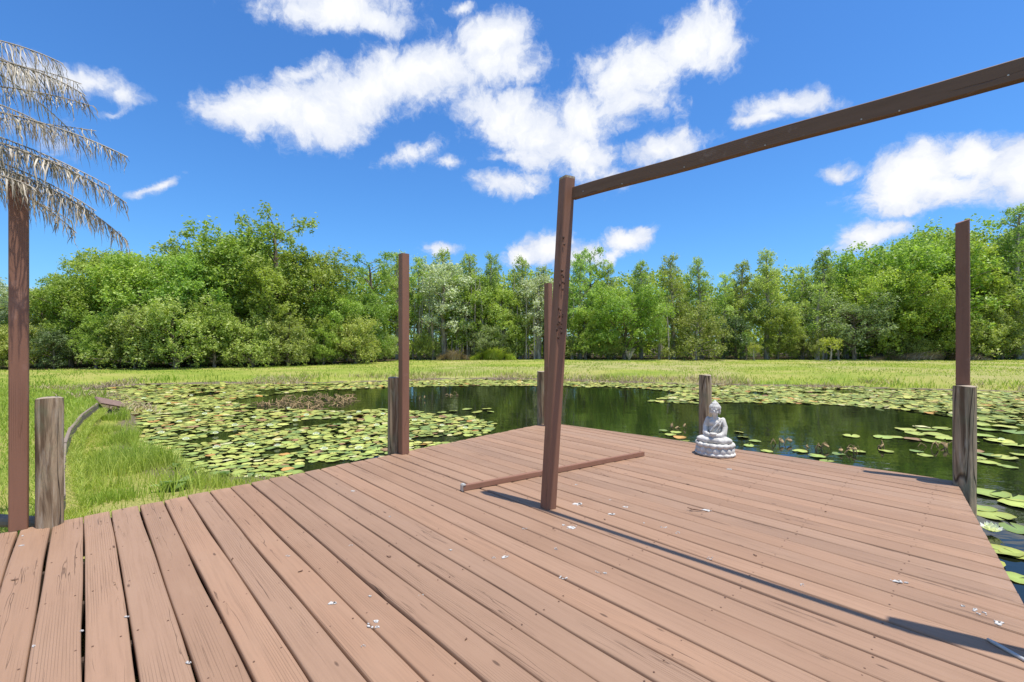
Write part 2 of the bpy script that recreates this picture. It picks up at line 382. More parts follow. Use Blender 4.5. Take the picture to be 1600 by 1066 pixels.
def dist(poly, X, Y, closed=True):
    d = np.full(X.shape, 1e9); n = len(poly)
    for i in range(n if closed else n-1):
        a = poly[i]; b = poly[(i+1) % n]; ab = b-a; l = (ab**2).sum()+1e-12
        t = np.clip(((X-a[0])*ab[0]+(Y-a[1])*ab[1])/l, 0, 1)
        d = np.minimum(d, np.hypot(X-a[0]-t*ab[0], Y-a[1]-t*ab[1]))
    return d
def sdist(X, Y):                              # positive on land
    d = dist(POND, X, Y); return np.where(inside(POND, X, Y), -d, d)
LAWNZ = -0.17
def Lw(x, y): p = at(x, y, LAWNZ); return (p.x, p.y)
WALL = np.array([(-2.4, 1.8), (-3.35, 3.15), (-3.95, 4.0), Lw(97, 742), Lw(101, 700), Lw(110, 675), Lw(128, 652), Lw(152, 634)])
MARSH = np.array([tuple(p) for p in WALL] + [W(175, 636), W(240, 690), W(330, 745), W(470, 742), (-1.0, 3.5), (-.8, 0), (-1.5, .5)])
def sm(x, a, b): t = np.clip((x-a)/(b-a), 0, 1); return t*t*(3-2*t)
def vnoise(X, Y, s, seed=0):
    r = np.random.default_rng(seed); T = r.random((64, 64)); x = X/s; y = Y/s
    xi = np.floor(x).astype(int); yi = np.floor(y).astype(int); fx = x-xi; fy = y-yi; fx = fx*fx*(3-2*fx); fy = fy*fy*(3-2*fy)
    g = lambda a, b: T[a % 64, b % 64]
    return (g(xi, yi)*(1-fx)+g(xi+1, yi)*fx)*(1-fy)+(g(xi, yi+1)*(1-fx)+g(xi+1, yi+1)*fx)*fy
TREEL = [(-400, 577), (0, 578), (300, 576), (480, 571), (560, 568), (640, 562.5), (800, 562), (1000, 562.5), (1300, 562.5), (1600, 562), (2200, 560)]
def treeline_y(x):                            # pixel row of the foot of the wood
    return float(np.interp(x, [t[0] for t in TREEL], [t[1] for t in TREEL]))
def ground_z(X, Y):
    X = np.asarray(X, float); Y = np.asarray(Y, float)
    d = sdist(X, Y)
    z = WZ - .55*sm(-d, 0, 1.6)
    land = WZ + .04 + (LAWNZ - WZ - .04)*sm(d, .05, 2.6) + .05*(vnoise(X, Y, 2.3, 1)-.5)*sm(d, .5, 3)
    z = np.where(d > 0, land, z)
    mar = inside(MARSH, X, Y) & (d > 0)
    dw = dist(WALL, X, Y, False)
    zm = WZ + .05 + .13*sm(d, 0, 1.2) + .26*np.exp(-dw/1.0) + .05*(vnoise(X, Y, .6, 2)-.5)
    zm = zm+np.maximum(LAWNZ-.035-.45*dw-zm, 0)*sm(d, 0, .35); z = np.where(mar, np.minimum(z, zm), z)
    lz = LAWNZ + .03*(vnoise(X, Y, 1.1, 3)-.5); z = np.where((~mar) & (d > 0) & (dw < 2.5) & (X < -2) & (Y < 12), z+(lz-z)*sm(d, 0, .35), z)
    z = z + np.where(d < 0, 0, 0)
    return z
def build_terrain():
    def axis(lo, hi, segs):
        out = []
        for a, b, st in segs: out.append(np.arange(a, b, st))
        return np.unique(np.round(np.concatenate(out + [np.array([hi])]), 4))
    xs = axis(-900, 900, [(-900, -120, 60), (-120, -40, 5), (-40, -14, .7), (-14, -2, .13), (-2, 12, .4), (12, 40, .8), (40, 120, 5), (120, 900, 60)])
    ys = axis(-300, 1500, [(-300, -20, 35), (-20, 0, 1), (0, 3, .3), (3, 12, .13), (12, 26, .3), (26, 60, .8), (60, 120, 6), (120, 1500, 90)])
    X, Y = np.meshgrid(xs, ys); Z = ground_z(X, Y); nx = len(xs); ny = len(ys)
    V = np.stack([X, Y, Z], -1).reshape(-1, 3)
    i = np.arange(nx*ny).reshape(ny, nx)
    Fc = np.stack([i[:-1, :-1], i[:-1, 1:], i[1:, 1:], i[1:, :-1]], -1).reshape(-1, 4)
    d = sdist(X, Y)
    lawn = sm(d, -.05, .25 + .9*vnoise(X, Y, 1.2, 5)**2); dry = sm(vnoise(X, Y, 3.0, 6), .35, .8)*.8*sm(X, -9, 1)
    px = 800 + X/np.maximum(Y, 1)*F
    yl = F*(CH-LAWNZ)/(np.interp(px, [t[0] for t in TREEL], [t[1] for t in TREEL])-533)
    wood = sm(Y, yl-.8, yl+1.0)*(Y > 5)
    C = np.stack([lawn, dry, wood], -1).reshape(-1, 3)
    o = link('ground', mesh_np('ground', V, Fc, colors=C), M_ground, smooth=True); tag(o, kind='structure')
    w = bmesh.new(); vs = [w.verts.new((x, y, WZ)) for x, y in ((-16, -11), (27, -11), (27, 26), (-16, 26))]; w.faces.new(vs)
    tag(link('water', bm_mesh('water', w), M_water), kind='structure')
build_terrain()

# ------------------------------------------------------------------ deck
U = Vector((-670, F, 0)).normalized(); VV = Vector((U.y, -U.x, 0))
A_ = at(848, 662.2); A2_ = at(876, 661.6); C1_ = at(1489, 750); Lp = at(131, 807); C_ = at(1499, 761); Rp = at(1600, 944)
LA = at(130.6, 807); dirL = (A_ - LA).normalized(); dirR = (C_ - Rp).normalized()
Lend = LA - dirL*2.6; Rend = Rp - dirR*4.4
POLY = [Lend, A_, A2_, C1_, C_, Rend, Rend - U*1.0 + Vector((-1.5, -1.5, 0)), Lend - U*3.2 - VV*.2]
PUV = np.array([(p.dot(U), p.dot(VV)) for p in POLY])
def urange(v):
    us = []
    n = len(PUV)
    for i in range(n):
        a = PUV[i]; b = PUV[(i+1) % n]
        if (a[1]-v)*(b[1]-v) < 0: us.append(a[0]+(v-a[1])/(b[1]-a[1])*(b[0]-a[0]))
    return (min(us), max(us)) if len(us) >= 2 else None
PITCH = 90/533*CH*VV.x/1.0
g0 = at(129, 1066).dot(VV)
M_plain = simple('gap_shade_timber', (.055, .038, .028), .7, .2, 0, .3, 12)  # under-deck timber coloured darker so sunlit joists look shaded through the gaps
def build_deck():
    deck = empty('deck', (0, 0, 0))
    tag(deck, 'large wooden deck of red brown painted boards over the pond', 'deck')
    vmin = PUV[:, 1].min(); vmax = PUV[:, 1].max()
    k0 = math.ceil((vmin-g0)/PITCH); k1 = math.floor((vmax-g0)/PITCH)
    gaps = [g0 + k*PITCH + random.uniform(-.004, .004) for k in range(k0, k1+1)]
    gaps = [vmin+.002] + gaps + [vmax-.002]
    Vs, Fs, Cs, UVs, o = [], [], [], [], 0
    TH = .038
    for bi in range(len(gaps)-1):
        va, vb = gaps[bi]+random.uniform(.0030, .0060), gaps[bi+1]-random.uniform(.0030, .0060)
        if vb-va < .03: continue
        ra, rb = urange(va), urange(vb)
        if not ra or not rb: continue
        n = 40; j = random.uniform(-.006, .006); zt = random.uniform(-.0025, .0015); tilt = random.uniform(-.002, .002)
        ph = random.uniform(0, 6); tone = random.uniform(.88, 1.07); ox = random.uniform(0, 50); oy = random.uniform(0, 50)
        warm = random.uniform(-.03, .03)
        ts = np.linspace(0, 1, n)
        cuts = [(va, -TH), (va, -.006), (va+.004, -.001), (va+.012, 0), ((va+vb)/2, .0006), (vb-.012, 0), (vb-.004, -.001), (vb, -.006), (vb, -TH)]
        m = len(cuts); wob = [(.0030*math.sin(3.1*t*4+ph)+.0016*math.sin(t*27+ph*2)) for t in ts]
        for it, t in enumerate(ts):
            for ci, (v, z) in enumerate(cuts):
                f = (v-va)/(vb-va); lo = ra[0]*(1-f)+rb[0]*f; hi = ra[1]*(1-f)+rb[1]*f + j
                u = lo + (hi-lo)*t; side = -1 if ci < 4 else (1 if ci > 4 else 0)
                vv = v + wob[it]*(1 if side else 0)*(.7 if side < 0 else 1)
                if it in (0, n-1) and ci in (1, 2, 3, 4, 5, 6, 7): z2 = z - .0015
                else: z2 = z
                p = U*u + VV*vv
                Vs.append((p.x, p.y, z2+zt+tilt*(f-.5)*2+.0012*math.sin(t*9+ph))); UVs.append((u+ox, v+oy)); Cs.append((tone+warm, tone, tone-warm))
        for it in range(n-1):
            for ci in range(m-1):
                a = o+it*m+ci; Fs.append((a, a+m, a+m+1, a+1))
        # end caps as quads
        for base in (o, o+(n-1)*m):
            for ci in range(4):
                Fs.append((base+ci, base+ci+1, base+m-2-ci, base+m-1-ci) if ci < 3 else (base+3, base+4, base+5, base+5))
        o += n*m
    Fs = [f if len(set(f)) == 4 else None for f in Fs]; Fs = [f for f in Fs if f]
    link('decking', mesh_np('decking', np.array(Vs), np.array(Fs), colors=np.array(Cs), uvs=np.array(UVs)), M_deck, deck)
    # rim boards under the edges, joists, short stilts
    def beamline(p, q, w=.045, z0=-.22, z1=-.042):
        d = (q-p); L_ = d.length; bm = box_bm(L_, w, z0, z1, .003)
        bmesh.ops.transform(bm, matrix=Matrix.Translation((p+q)/2) @ Matrix.Rotation(math.atan2(d.y, d.x), 4, 'Z'), verts=bm.verts); return bm
    def paint(bm, name, mat):
        me = bm_mesh(name, bm); return link(name, me, mat, deck)
    cen = Vector((0, 1.5, 0))
    for i in range(len(POLY)):
        p, q = POLY[i], POLY[(i+1) % len(POLY)]
        nrm = Vector((-(q-p).y, (q-p).x, 0)).normalized(); nrm *= 1 if nrm.dot(cen-(p+q)/2) > 0 else -1
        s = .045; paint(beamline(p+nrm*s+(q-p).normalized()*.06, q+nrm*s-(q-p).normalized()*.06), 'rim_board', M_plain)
    us = np.arange(PUV[:, 0].min()+.45, PUV[:, 0].max()-.2, .55)
    for u in us:
        hits = []; n = len(PUV)
        for i in range(n):
            a = PUV[i]; b = PUV[(i+1) % n]
            if (a[0]-u)*(b[0]-u) < 0: hits.append(a[1]+(u-a[0])/(b[0]-a[0])*(b[1]-a[1]))
        if len(hits) >= 2 and max(hits)-min(hits) > .5:
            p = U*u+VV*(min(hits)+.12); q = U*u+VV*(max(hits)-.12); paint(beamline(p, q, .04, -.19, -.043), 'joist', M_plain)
            for t in (.15, .55, .9):
                c = p.lerp(q, t); zz = float(ground_z(np.array([c.x]), np.array([c.y]))[0])
                bm = tube([(c.x, c.y, zz-.2), (c.x, c.y, -.18)], [.06, .06], 10); paint(bm, 'stilt', M_log)
    # screw heads over the joists: the hundred nearest one by one, the rest as one part
    b = bmesh.new(); bmesh.ops.create_cone(b, segments=8, radius1=.0042, radius2=.0034, depth=.0016, cap_ends=True); sm_ = bm_mesh('screw', b); sm_.materials.append(M_rust)
    pos = []
    for u in us:
        for i in range(len(gaps)-1):
            for v in (gaps[i]+.028, gaps[i+1]-.028):
                rr_ = urange(v)
                if rr_ and rr_[0]+.03 < u < rr_[1]-.03:
                    p = U*(u+random.uniform(-.012, .012))+VV*(v+random.uniform(-.006, .006)); p.z = .0008; pos.append(p)
    pos.sort(key=lambda p: p.xy.length if (p.y > 1.6 and abs(p.x/p.y) < 1.12) else 1e3+p.length)
    for p in pos[:100]:
        o = bpy.data.objects.new('screw', sm_); COL.objects.link(o); o.parent = deck; o.location = p
    b = bmesh.new()
    for p in pos[100:]: bmesh.ops.create_cone(b, segments=6, radius1=.0042, radius2=.0034, depth=.0016, cap_ends=True, matrix=Matrix.Translation(p))
    tag(link('screw_rows', bm_mesh('screw_rows', b), M_rust, deck), kind='stuff')
    # white splashes left by birds, each a thin irregular film
    spots = [(586,975,.032,1),(519,942,.016,0),(788,870,.017,0),(772,871,.011,1),(902,787,.030,0),(892,824,.026,0),(880,820,.010,0),(955,803,.020,0),(953,781,.008,0),(977,792,.016,0),
             (1103,797,.024,0),(1402,908,.018,0),(1416,910,.008,0),(1512,950,.030,1),(1534,958,.020,1),(1560,973,.018,0),(1139,733,.020,0),(1037,823,.020,1),(1058,832,.018,1),(1110,872,.018,1),(1006,817,.006,0),
             (658,930,.012,1),(548,852,.011,1),(450,868,.011,1),(934,893,.012,1),(945,895,.008,0),(880,902,.020,1),(704,859,.007,0),(609,807,.006,0),(551,767,.014,0),(578,931,.006,0),(34,852,.010,0),(900,757,.010,0),(568,1009,.008,1),(870,857,.014,1),(820,826,.014,1),(1255,914,.014,1),(35,837,.006,0),(52,1009,.006,0),(198,963,.008,0),(128,985,.006,0),(294,1035,.008,0)]
    for k, (x, y, r, ring) in enumerate(spots):
        p = at(x, y, 0.004); r *= 1.2; bm = bmesh.new(); rr = random.Random(k)
        def blob(cx, cy, r, nn=14):
            ph = rr.uniform(0, 6); lo, hi = [], []
            for a in range(nn):
                t = 2*math.pi*a/nn; q = r*(1+.35*math.sin(2*t+ph)+.22*math.sin(5*t+ph*2)+.12*rr.uniform(-1, 1))
                xx = cx+q*math.cos(t); yy = cy+q*math.sin(t)*.75; lo.append(bm.verts.new((xx, yy, -.0025))); hi.append(bm.verts.new((cx+(xx-cx)*.85, cy+(yy-cy)*.85, .0008)))
            bm.faces.new(hi)
            for a in range(nn): bm.faces.new((lo[a], lo[(a+1) % nn], hi[(a+1) % nn], hi[a]))
        if ring:
            for q in range(7):
                t = rr.uniform(0, 6.28); blob(math.cos(t)*r*.8, math.sin(t)*r*.55, r*rr.uniform(.10, .26), 9)
        else:
            blob(0, 0, r*.8); blob(r*.55, r*.1, r*.5)
            for q in range(2): blob(rr.uniform(-1.3, 1.3)*r, rr.uniform(-1, 1)*r, r*rr.uniform(.1, .22), 9)
        so_ = link('splash', bm_mesh('splash', bm), M_drop, deck); so_.location = p
    return deck
deck = build_deck()

# ------------------------------------------------------------------ posts, pilings, beam
BOARDROT = math.atan2(U.y, U.x)
def square_post(name, base, top, w=.09, cut=0.0, rot=BOARDROT, z0=0.0):
    """a sawn post standing at base, its top (world point) may lean"""
    H = top.z - z0; n = 14; bm = bmesh.new(); rings = []; c = .006
    prof = [(-.5, -.5+c/w), (-.5+c/w, -.5), (.5-c/w, -.5), (.5, -.5+c/w), (.5, .5-c/w), (.5-c/w, .5), (-.5+c/w, .5), (-.5, .5-c/w)]
    ca, sa = math.cos(rot), math.sin(rot); lean = Vector((top.x-base.x, top.y-base.y, 0))
    r = random.Random(int(base.x*100)); bow = r.uniform(-.004, .004)
    for i in range(n):
        t = i/(n-1); cx = lean.x*t + bow*math.sin(t*math.pi); cy = lean.y*t
        ring = []
        for (a, b) in prof:
            x = (a*ca-b*sa)*w; y = (a*sa+b*ca)*w; z = H*t + (cut*(a*ca-b*sa) if i == n-1 else 0)
            ring.append(bm.verts.new((x+cx, y+cy, z)))
        rings.append(ring)
    uv = bm.loops.layers.uv.new('UVMap')
    faces = []
    for i in range(n-1):
        for k in range(8):
            f = bm.faces.new((rings[i][k], rings[i][(k+1) % 8], rings[i+1][(k+1) % 8], rings[i+1][k])); per = [0, .01, .095, .105, .195, .205, .295, .305, .39]
            for lp, (zz, kk) in zip(f.loops, ((i, k), (i, k+1), (i+1, k+1), (i+1, k))): lp[uv].uv = (zz/(n-1)*H + base.x*3, per[kk]+base.y*5)
    for ring in (rings[0][::-1], rings[-1]):
        f = bm.faces.new(ring)
        for lp in f.loops: lp[uv].uv = (lp.vert.co.x*.3, lp.vert.co.y)
    cl = bm.verts.layers.float_color.new('tone')
    for v in bm.verts: v[cl] = (1, 1, 1, 1)
    me = bm_mesh(name, bm); return me
def add_post(base, top, label, cut=0.0, rot=BOARDROT, cap=None, w=.09):
    t = empty('wooden_post', base); tag(t, label, 'post', 'square posts around the deck')
    link('shaft', square_post('shaft', base, top, w, cut, rot), M_post, t)
    if cap:   # bare pale top end
        bm = box_bm(w*.98, w*.98, 0, .022, .004); bmesh.ops.rotate(bm, matrix=Matrix.Rotation(rot, 3, 'Z'), verts=bm.verts)
        c = link('bare_end', bm_mesh('bare_end', bm), M_end, t); c.location = (top.x-base.x, top.y-base.y, top.z-.0035)
    return t
def log_piling(cx, cy, top, label, D=.15, z0=None):
    if z0 is None: z0 = float(ground_z(np.array([cx]), np.array([cy]))[0]) - .3
    t = empty('log_piling', (cx, cy, z0)); tag(t, label, 'piling', 'log pilings around the deck')
    H = top-z0; n = 40; m = 30; bm = bmesh.new(); r = random.Random(int(cx*77)); rings = []
    ph = [r.uniform(0, 6.28) for _ in range(5)]; split = r.uniform(0, 6.28)
    cr = [-2.0+r.uniform(-.6, .6), -1.1+r.uniform(-.3, .3), r.uniform(0, 6)]
    for i in range(m):
        z = H*i/(m-1); ring = []
        for k in range(n):
            a = 2*math.pi*k/n
            q = D/2*(1+.022*math.sin(2*a+ph[0]+z)+.02*math.sin(5*a+ph[1]+z*1.5)+.012*math.sin(9*a+ph[2]-z*3)+.01*math.sin(z*7+ph[3]))
            for ci, c in enumerate(cr):
                dd = abs((a-c-.12*math.sin(z*4+ph[ci])+math.pi) % (2*math.pi)-math.pi)
                q -= D*.06*math.exp(-(dd/.07)**2)*(1 if ci == 0 else .6)
            if i == m-1: q *= .965
            ring.append(bm.verts.new((q*math.cos(a), q*math.sin(a), z + (.004*math.sin(a*2+ph[4]) if i == m-1 else 0))))
        rings.append(ring)
    for i in range(m-1):
        for k in range(n): bm.faces.new((rings[i][k], rings[i][(k+1) % n], rings[i+1][(k+1) % n], rings[i+1][k]))
    bm.faces.new(rings[0][::-1])
    link('log', bm_mesh('log', bm), M_log, t, smooth=True)
    bm = bmesh.new(); c = bm.verts.new((0, 0, .004)); rr = [bm.verts.new((v[0], v[1], v[2])) for v in topring(D, ph, H, cr, n)]
    for k in range(n): bm.faces.new((rr[k], rr[(k+1) % n], c))
    e = link('cut_end', bm_mesh('cut_end', bm), M_end, t); e.location = (0, 0, H)
    return t
def topring(D, ph, H, cr, n):
    out = []
    for k in range(n):
        a = 2*math.pi*k/n; z = H
        q = D/2*(1+.022*math.sin(2*a+ph[0]+z)+.02*math.sin(5*a+ph[1]+z*1.5)+.012*math.sin(9*a+ph[2]-z*3)+.01*math.sin(z*7+ph[3]))
        for ci, c in enumerate(cr):
            dd = abs((a-c-.12*math.sin(z*4+ph[ci])+math.pi) % (2*math.pi)-math.pi); q -= D*.06*math.exp(-(dd/.07)**2)*(1 if ci == 0 else .6)
        q *= .965; out.append((q*math.cos(a), q*math.sin(a), .004*math.sin(a*2+ph[4])))
    return out
def vpost(xl, Y, ytop, label, **k):      # upright post, pixel x of its axis, depth, pixel row of its top
    X = (xl-800)/F*Y; top = Vector((X, Y, CH+(533-ytop)/F*Y)); return add_post(Vector((X, Y, 0)), top, label, **k)
vpost(29.5, 3.035, 283, 'brown square post standing under the dry palm fronds')
vpost(631, 5.06, 397, 'brown square post against the piling over the dense lily pads')
vpost(856.5, 6.72, 443, 'far brown square post partly hidden behind the leaning post')
vpost(1504, 4.03, 346, 'brown square post rising behind the thick piling at the right deck corner', cut=.035)
def lump(p, r, name, par, mat):
    b = bmesh.new(); ell(b, (0, 0, 0), r, seg=10)
    for v in b.verts: v.co *= 1+.25*math.sin(v.co.x*700+v.co.z*900)
    o = link(name, bm_mesh(name, b), mat, par, smooth=True); o.location = p
LB = at(857, 795.5); LB.y += .03
LT = Vector(((886-800)/F*(LB.y+.0), LB.y, CH+(533-281)/F*LB.y))
leaning = add_post(LB, LT, 'leaning brown square post on the open deck carrying the beam', rot=BOARDROT+R(-14), cap=True)
log_piling(-3.15, 3.10, .863, 'weathered cracked log piling beside the post under the palm fronds', .142)
log_piling((616.5-800)/F*5.14, 5.14, .838, 'streaky brown log piling in front of the dense lily pads', .15)
log_piling((847-800)/F*6.93, 6.93, .79, 'far pale log piling at the tip of the deck', .155)
log_piling((1102-800)/F*5.70, 5.70, .825, 'slim log piling right behind the stone statue', .15)
log_piling((1507-800)/F*3.945, 3.945, .860, 'thick greenish log piling at the right corner of the deck', .15)
# the pair of which the photograph shows only the shadows, at the right edge of the deck
BD = Vector((739, -F, 0)).normalized()
BS = Vector((.462, 3.405, 0)); BL = 2.52; BE = BS + BD*BL
add_post(Vector((BE.x+.03, BE.y+.01, 0)), Vector((BE.x+.03, BE.y+.01, 2.40)), 'brown square post at the near right deck edge holding the other beam end')
log_piling(2.30, 1.60, .86, 'log piling at the near right deck edge beside the post', .15)
def build_beam():
    t = empty('overhead_beam', (BS.x, BS.y, 2.308)); t.rotation_euler = (0, 0, math.atan2(BD.y, BD.x))
    tag(t, 'long dark brown overhead beam running from the leaning post to the right', 'beam')
    n = 30; bm = bmesh.new(); rings = []; w = .043; h = .089; c = .004
    prof = [(-w/2, c), (-w/2+c, 0), (w/2-c, 0), (w/2, c), (w/2, h-c), (w/2-c, h), (-w/2+c, h), (-w/2, h-c)]
    uv = bm.loops.layers.uv.new('UVMap'); cl = bm.verts.layers.float_color.new('tone')
    for i in range(n):
        x = -.0 + BL*i/(n-1); rings.append([bm.verts.new((x, y, z+.0025*math.sin(i*.5))) for y, z in prof])
    per = [0, .006, .041, .047, .13, .136, .17, .176, .26]
    for i in range(n-1):
        for k in range(8):
            f = bm.faces.new((rings[i][k], rings[i][(k+1) % 8], rings[i+1][(k+1) % 8], rings[i+1][k]))
            for lp, (q, kk) in zip(f.loops, ((i, k), (i, k+1), (i+1, k+1), (i+1, k))): lp[uv].uv = (q/(n-1)*BL+3, per[kk]+7)
    for ring in (rings[0][::-1], rings[-1]): bm.faces.new(ring)
    for v in bm.verts: v[cl] = (1, 1, 1, 1)
    link('timber', bm_mesh('timber', bm), M_beam, t)
    # nail heads on the face towards the camera (local -y side)
    for x, z in ((.10, .035), (.42, .012), (.85, .012), (1.30, .012), (1.72, .012), (1.86, .004), (2.2, .03)):
        b = bmesh.new(); bmesh.ops.create_cone(b, segments=10, radius1=.0042, radius2=.003, depth=.004, cap_ends=True)
        bmesh.ops.rotate(b, matrix=Matrix.Rotation(R(90), 3, 'X'), verts=b.verts)
        o = link('nail', bm_mesh('nail', b), M_metal, t); o.location = (x, -w/2-.001, z)
build_beam()
def lumps():
    rg = random.Random(8); ax = (LT-LB)
    for k, (y, n) in enumerate(((372, 2), (383, 1), (424, 2), (436, 2), (447, 3), (458, 1), (484, 2), (495, 3), (505, 3), (516, 2), (525, 2))):
        t = (795.5-y)/(795.5-281)
        for q in range(n):
            d = Vector((rg.uniform(-.018, .022), -.062+rg.uniform(-.002, .004), rg.uniform(-.02, .02)))
            lump(Vector((ax.x*t, 0, ax.z*t))+d, (rg.uniform(.005, .009), .0035, rg.uniform(.007, .014)), 'mud_lump', leaning, M_post)
lumps()

def build_loose_board():
    p = at(722, 767, 0.002); q = at(1005, 712, 0.002); d = q-p; L_ = d.length
    t = empty('loose_board', p, math.atan2(d.y, d.x)); tag(t, 'loose narrow brown board lying across the deck behind the leaning post', 'board')
    bm = box_bm(L_, .042, 0, .044, .003); bmesh.ops.translate(bm, vec=(L_/2, 0, 0), verts=bm.verts)
    bmesh.ops.bisect_plane(bm, geom=bm.verts[:]+bm.edges[:]+bm.faces[:], plane_co=(L_/2, 0, 0), plane_no=(1, 0, 0))
    uv = bm.loops.layers.uv.new('UVMap'); cl = bm.verts.layers.float_color.new('tone')
    for f in bm.faces:
        for lp in f.loops: lp[uv].uv = (lp.vert.co.x, lp.vert.co.y+lp.vert.co.z+3.3)
    for v in bm.verts: v[cl] = (1.15, 1.15, 1.15, 1)
    o = link('timber', bm_mesh('timber', bm), M_post, t); o.location = (0, 0, .001)
    b = box_bm(.03, .05, 0, .012, .004); o = link('bracket', bm_mesh('bracket', b), M_metal, t); o.location = (.012, 0, .0445)
    b = box_bm(.006, .05, 0, .05, .002); o = link('end_plate', bm_mesh('end_plate', b), M_metal, t); o.location = (-.0035, 0, 0)
    b = tube([(0, 0, 0), (0, .001, .05)], [.0016, .001], 6); o = link('nail', bm_mesh('nail', b), M_rust, t); o.location = (L_-.05, 0, .044)
build_loose_board()
def build_rod():
    p = at(1543, 999, .0085); q = at(1600, 1031, .0085); d = (q-p).normalized()
    t = tube([p, p+d*.02, p+d*.2, p+d*.45], [.006, .008, .008, .008], 12)
    o = link('metal_rod', bm_mesh('metal_rod', t), M_metal, smooth=True)
    tag(o, 'thin dull metal rod lying in the shadow at the near right deck edge', 'rod')
build_rod()
def build_twig():
    p = at(1085, 797, .006); bm = tube([p+Vector((-.045, .02, .012)), p+Vector((-.01, .005, .004)), p+Vector((.04, -.012, .002)), p+Vector((.085, -.03, .003))], [.003, .005, .004, .001], 6)
    bm_add(bm, tube([p+Vector((-.04, -.012, .003)), p+Vector((-.005, .002, .006)), p+Vector((.03, -.004, .004))], [.002, .004, .002], 6))
    o = link('twig', bm_mesh('twig', bm), M_rust); tag(o, 'small dark forked twig on the deck near a white splash', 'twig')
build_twig()

# ------------------------------------------------------------------ statue
def limb(bm, pts, rs, n=14):
    bm_add(bm, tube(pts, rs, n))
    for p, r in zip(pts, rs): ell(bm, p, (r, r, r), seg=14)
def remesh(bm, name, vox):
    me = bm_mesh(name, bm); o = bpy.data.objects.new(name, me); COL.objects.link(o)
    m = o.modifiers.new('r', 'REMESH'); m.mode = 'VOXEL'; m.voxel_size = vox; m.use_smooth_shade = True
    s = o.modifiers.new('s', 'SMOOTH'); s.factor = .5; s.iterations = 2
    dg = bpy.context.evaluated_depsgraph_get(); dg.update(); ev = o.evaluated_get(dg); out = bpy.data.meshes.new_from_object(ev)
    bpy.data.objects.remove(o); bpy.data.meshes.remove(me); out.name = name; out.materials.clear(); return out
def build_statue():
    c = at(1117, 708.5); c = Vector(((1117-800)/F*5.02, 5.02, .001))
    t = empty('statue', c, R(-33)); tag(t, 'grey white stone statue of a seated meditating figure on a lotus base', 'statue')
    # faces local -y
    bm = bmesh.new(); n = 64; prof = [(0, .0), (.195, .0), (.205, .012), (.203, .03), (.185, .045), (.178, .085), (.18, .095), (.19, .105), (.185, .125), (.16, .14), (0, .145)]
    rings = [[bm.verts.new((r*math.cos(2*math.pi*k/n), r*.86*math.sin(2*math.pi*k/n), z)) for k in range(n)] if r else [bm.verts.new((0, 0, z))] for r, z in prof]
    for i in range(len(rings)-1):
        a, b = rings[i], rings[i+1]
        for k in range(n):
            if len(a) == 1: bm.faces.new((a[0], b[(k+1) % n], b[k]))
            elif len(b) == 1: bm.faces.new((a[k], a[(k+1) % n], b[0]))
            else: bm.faces.new((a[k], a[(k+1) % n], b[(k+1) % n], b[k]))
    for k in range(16):      # lower petals pointing down and upper petals cupping the seat
        a = 2*math.pi*(k+.5)/16; x, y = math.cos(a), math.sin(a)*.86
        ell(bm, (x*.182, y*.182, .058), (.020, .034, .034), (0, 0, a), 14)
        a2 = 2*math.pi*k/16; x, y = math.cos(a2), math.sin(a2)*.86
        ell(bm, (x*.180, y*.180, .118), (.026, .040, .026), (0, R(25), a2), 14)
        ell(bm, (x*.198, y*.198, .020), (.014, .034, .016), (0, 0, a2), 12)
    link('lotus_base', remesh(bm, 'lotus_base', .0045), M_stone, t, smooth=True)
    b = bmesh.new()
    # folded legs and lap
    ell(b, (0, -.005, .178), (.150, .105, .045)); 
    for s in (-1, 1):
        ell(b, (s*.118, -.035, .172), (.060, .060, .042), (0, 0, s*.5))
        limb(b, [(s*.145, -.045, .170), (s*.06, -.108, .168), (-s*.035, -.110, .175)], [.038, .033, .026])
        ell(b, (-s*.06, -.098, .188), (.042, .020, .014), (0, 0, s*.3))
        # upper arm and forearm with sleeve
        limb(b, [(s*.098, .030, .372), (s*.128, .020, .300), (s*.122, -.020, .238)], [.036, .036, .036])
        limb(b, [(s*.122, -.020, .238), (s*.082, -.070, .222), (s*.038, -.098, .222)], [.035, .028, .019])
        ell(b, (s*.100, -.030, .215), (.038, .045, .026), (0, 0, s*.4))
        for q in range(4): limb(b, [(s*.034, -.100-.007*(q % 2), .214+.006*q), (-s*.006, -.118, .210+.006*q)], [.0075, .006], 8)
        # ear with the long lobe
        ell(b, (s*.053, .004, .483), (.008, .013, .026)); ell(b, (s*.050, 0, .455), (.006, .008, .018))
    ell(b, (0, .030, .265), (.092, .066, .095)); ell(b, (0, .030, .335), (.098, .060, .068)); ell(b, (0, .030, .378), (.095, .045, .030))
    ell(b, (-.035, -.020, .345), (.036, .016, .026)); ell(b, (.035, -.020, .345), (.036, .016, .026))
    limb(b, [(0, .024, .385), (0, .012, .445)], [.034, .030])
    # robe fold from the left shoulder across the chest
    limb(b, [(.082, -.002, .392), (.045, -.030, .350), (-.005, -.042, .305), (-.050, -.046, .262)], [.012, .012, .011, .010], 8)
    limb(b, [(.090, -.008, .370), (.070, -.034, .318), (.030, -.046, .265)], [.008, .008, .007], 8)
    for k in range(5): limb(b, [(-.09+.03*k, -.108+.01*abs(k-2), .150), (-.10+.035*k, -.09, .195)], [.006, .004], 6)
    # head
    ell(b, (0, .004, .492), (.050, .053, .058)); ell(b, (0, -.010, .468), (.040, .042, .040)); ell(b, (0, -.036, .447), (.015, .012, .010))
    ell(b, (0, -.053, .478), (.008, .013, .016)); ell(b, (0, -.047, .459), (.015, .007, .0045)); 
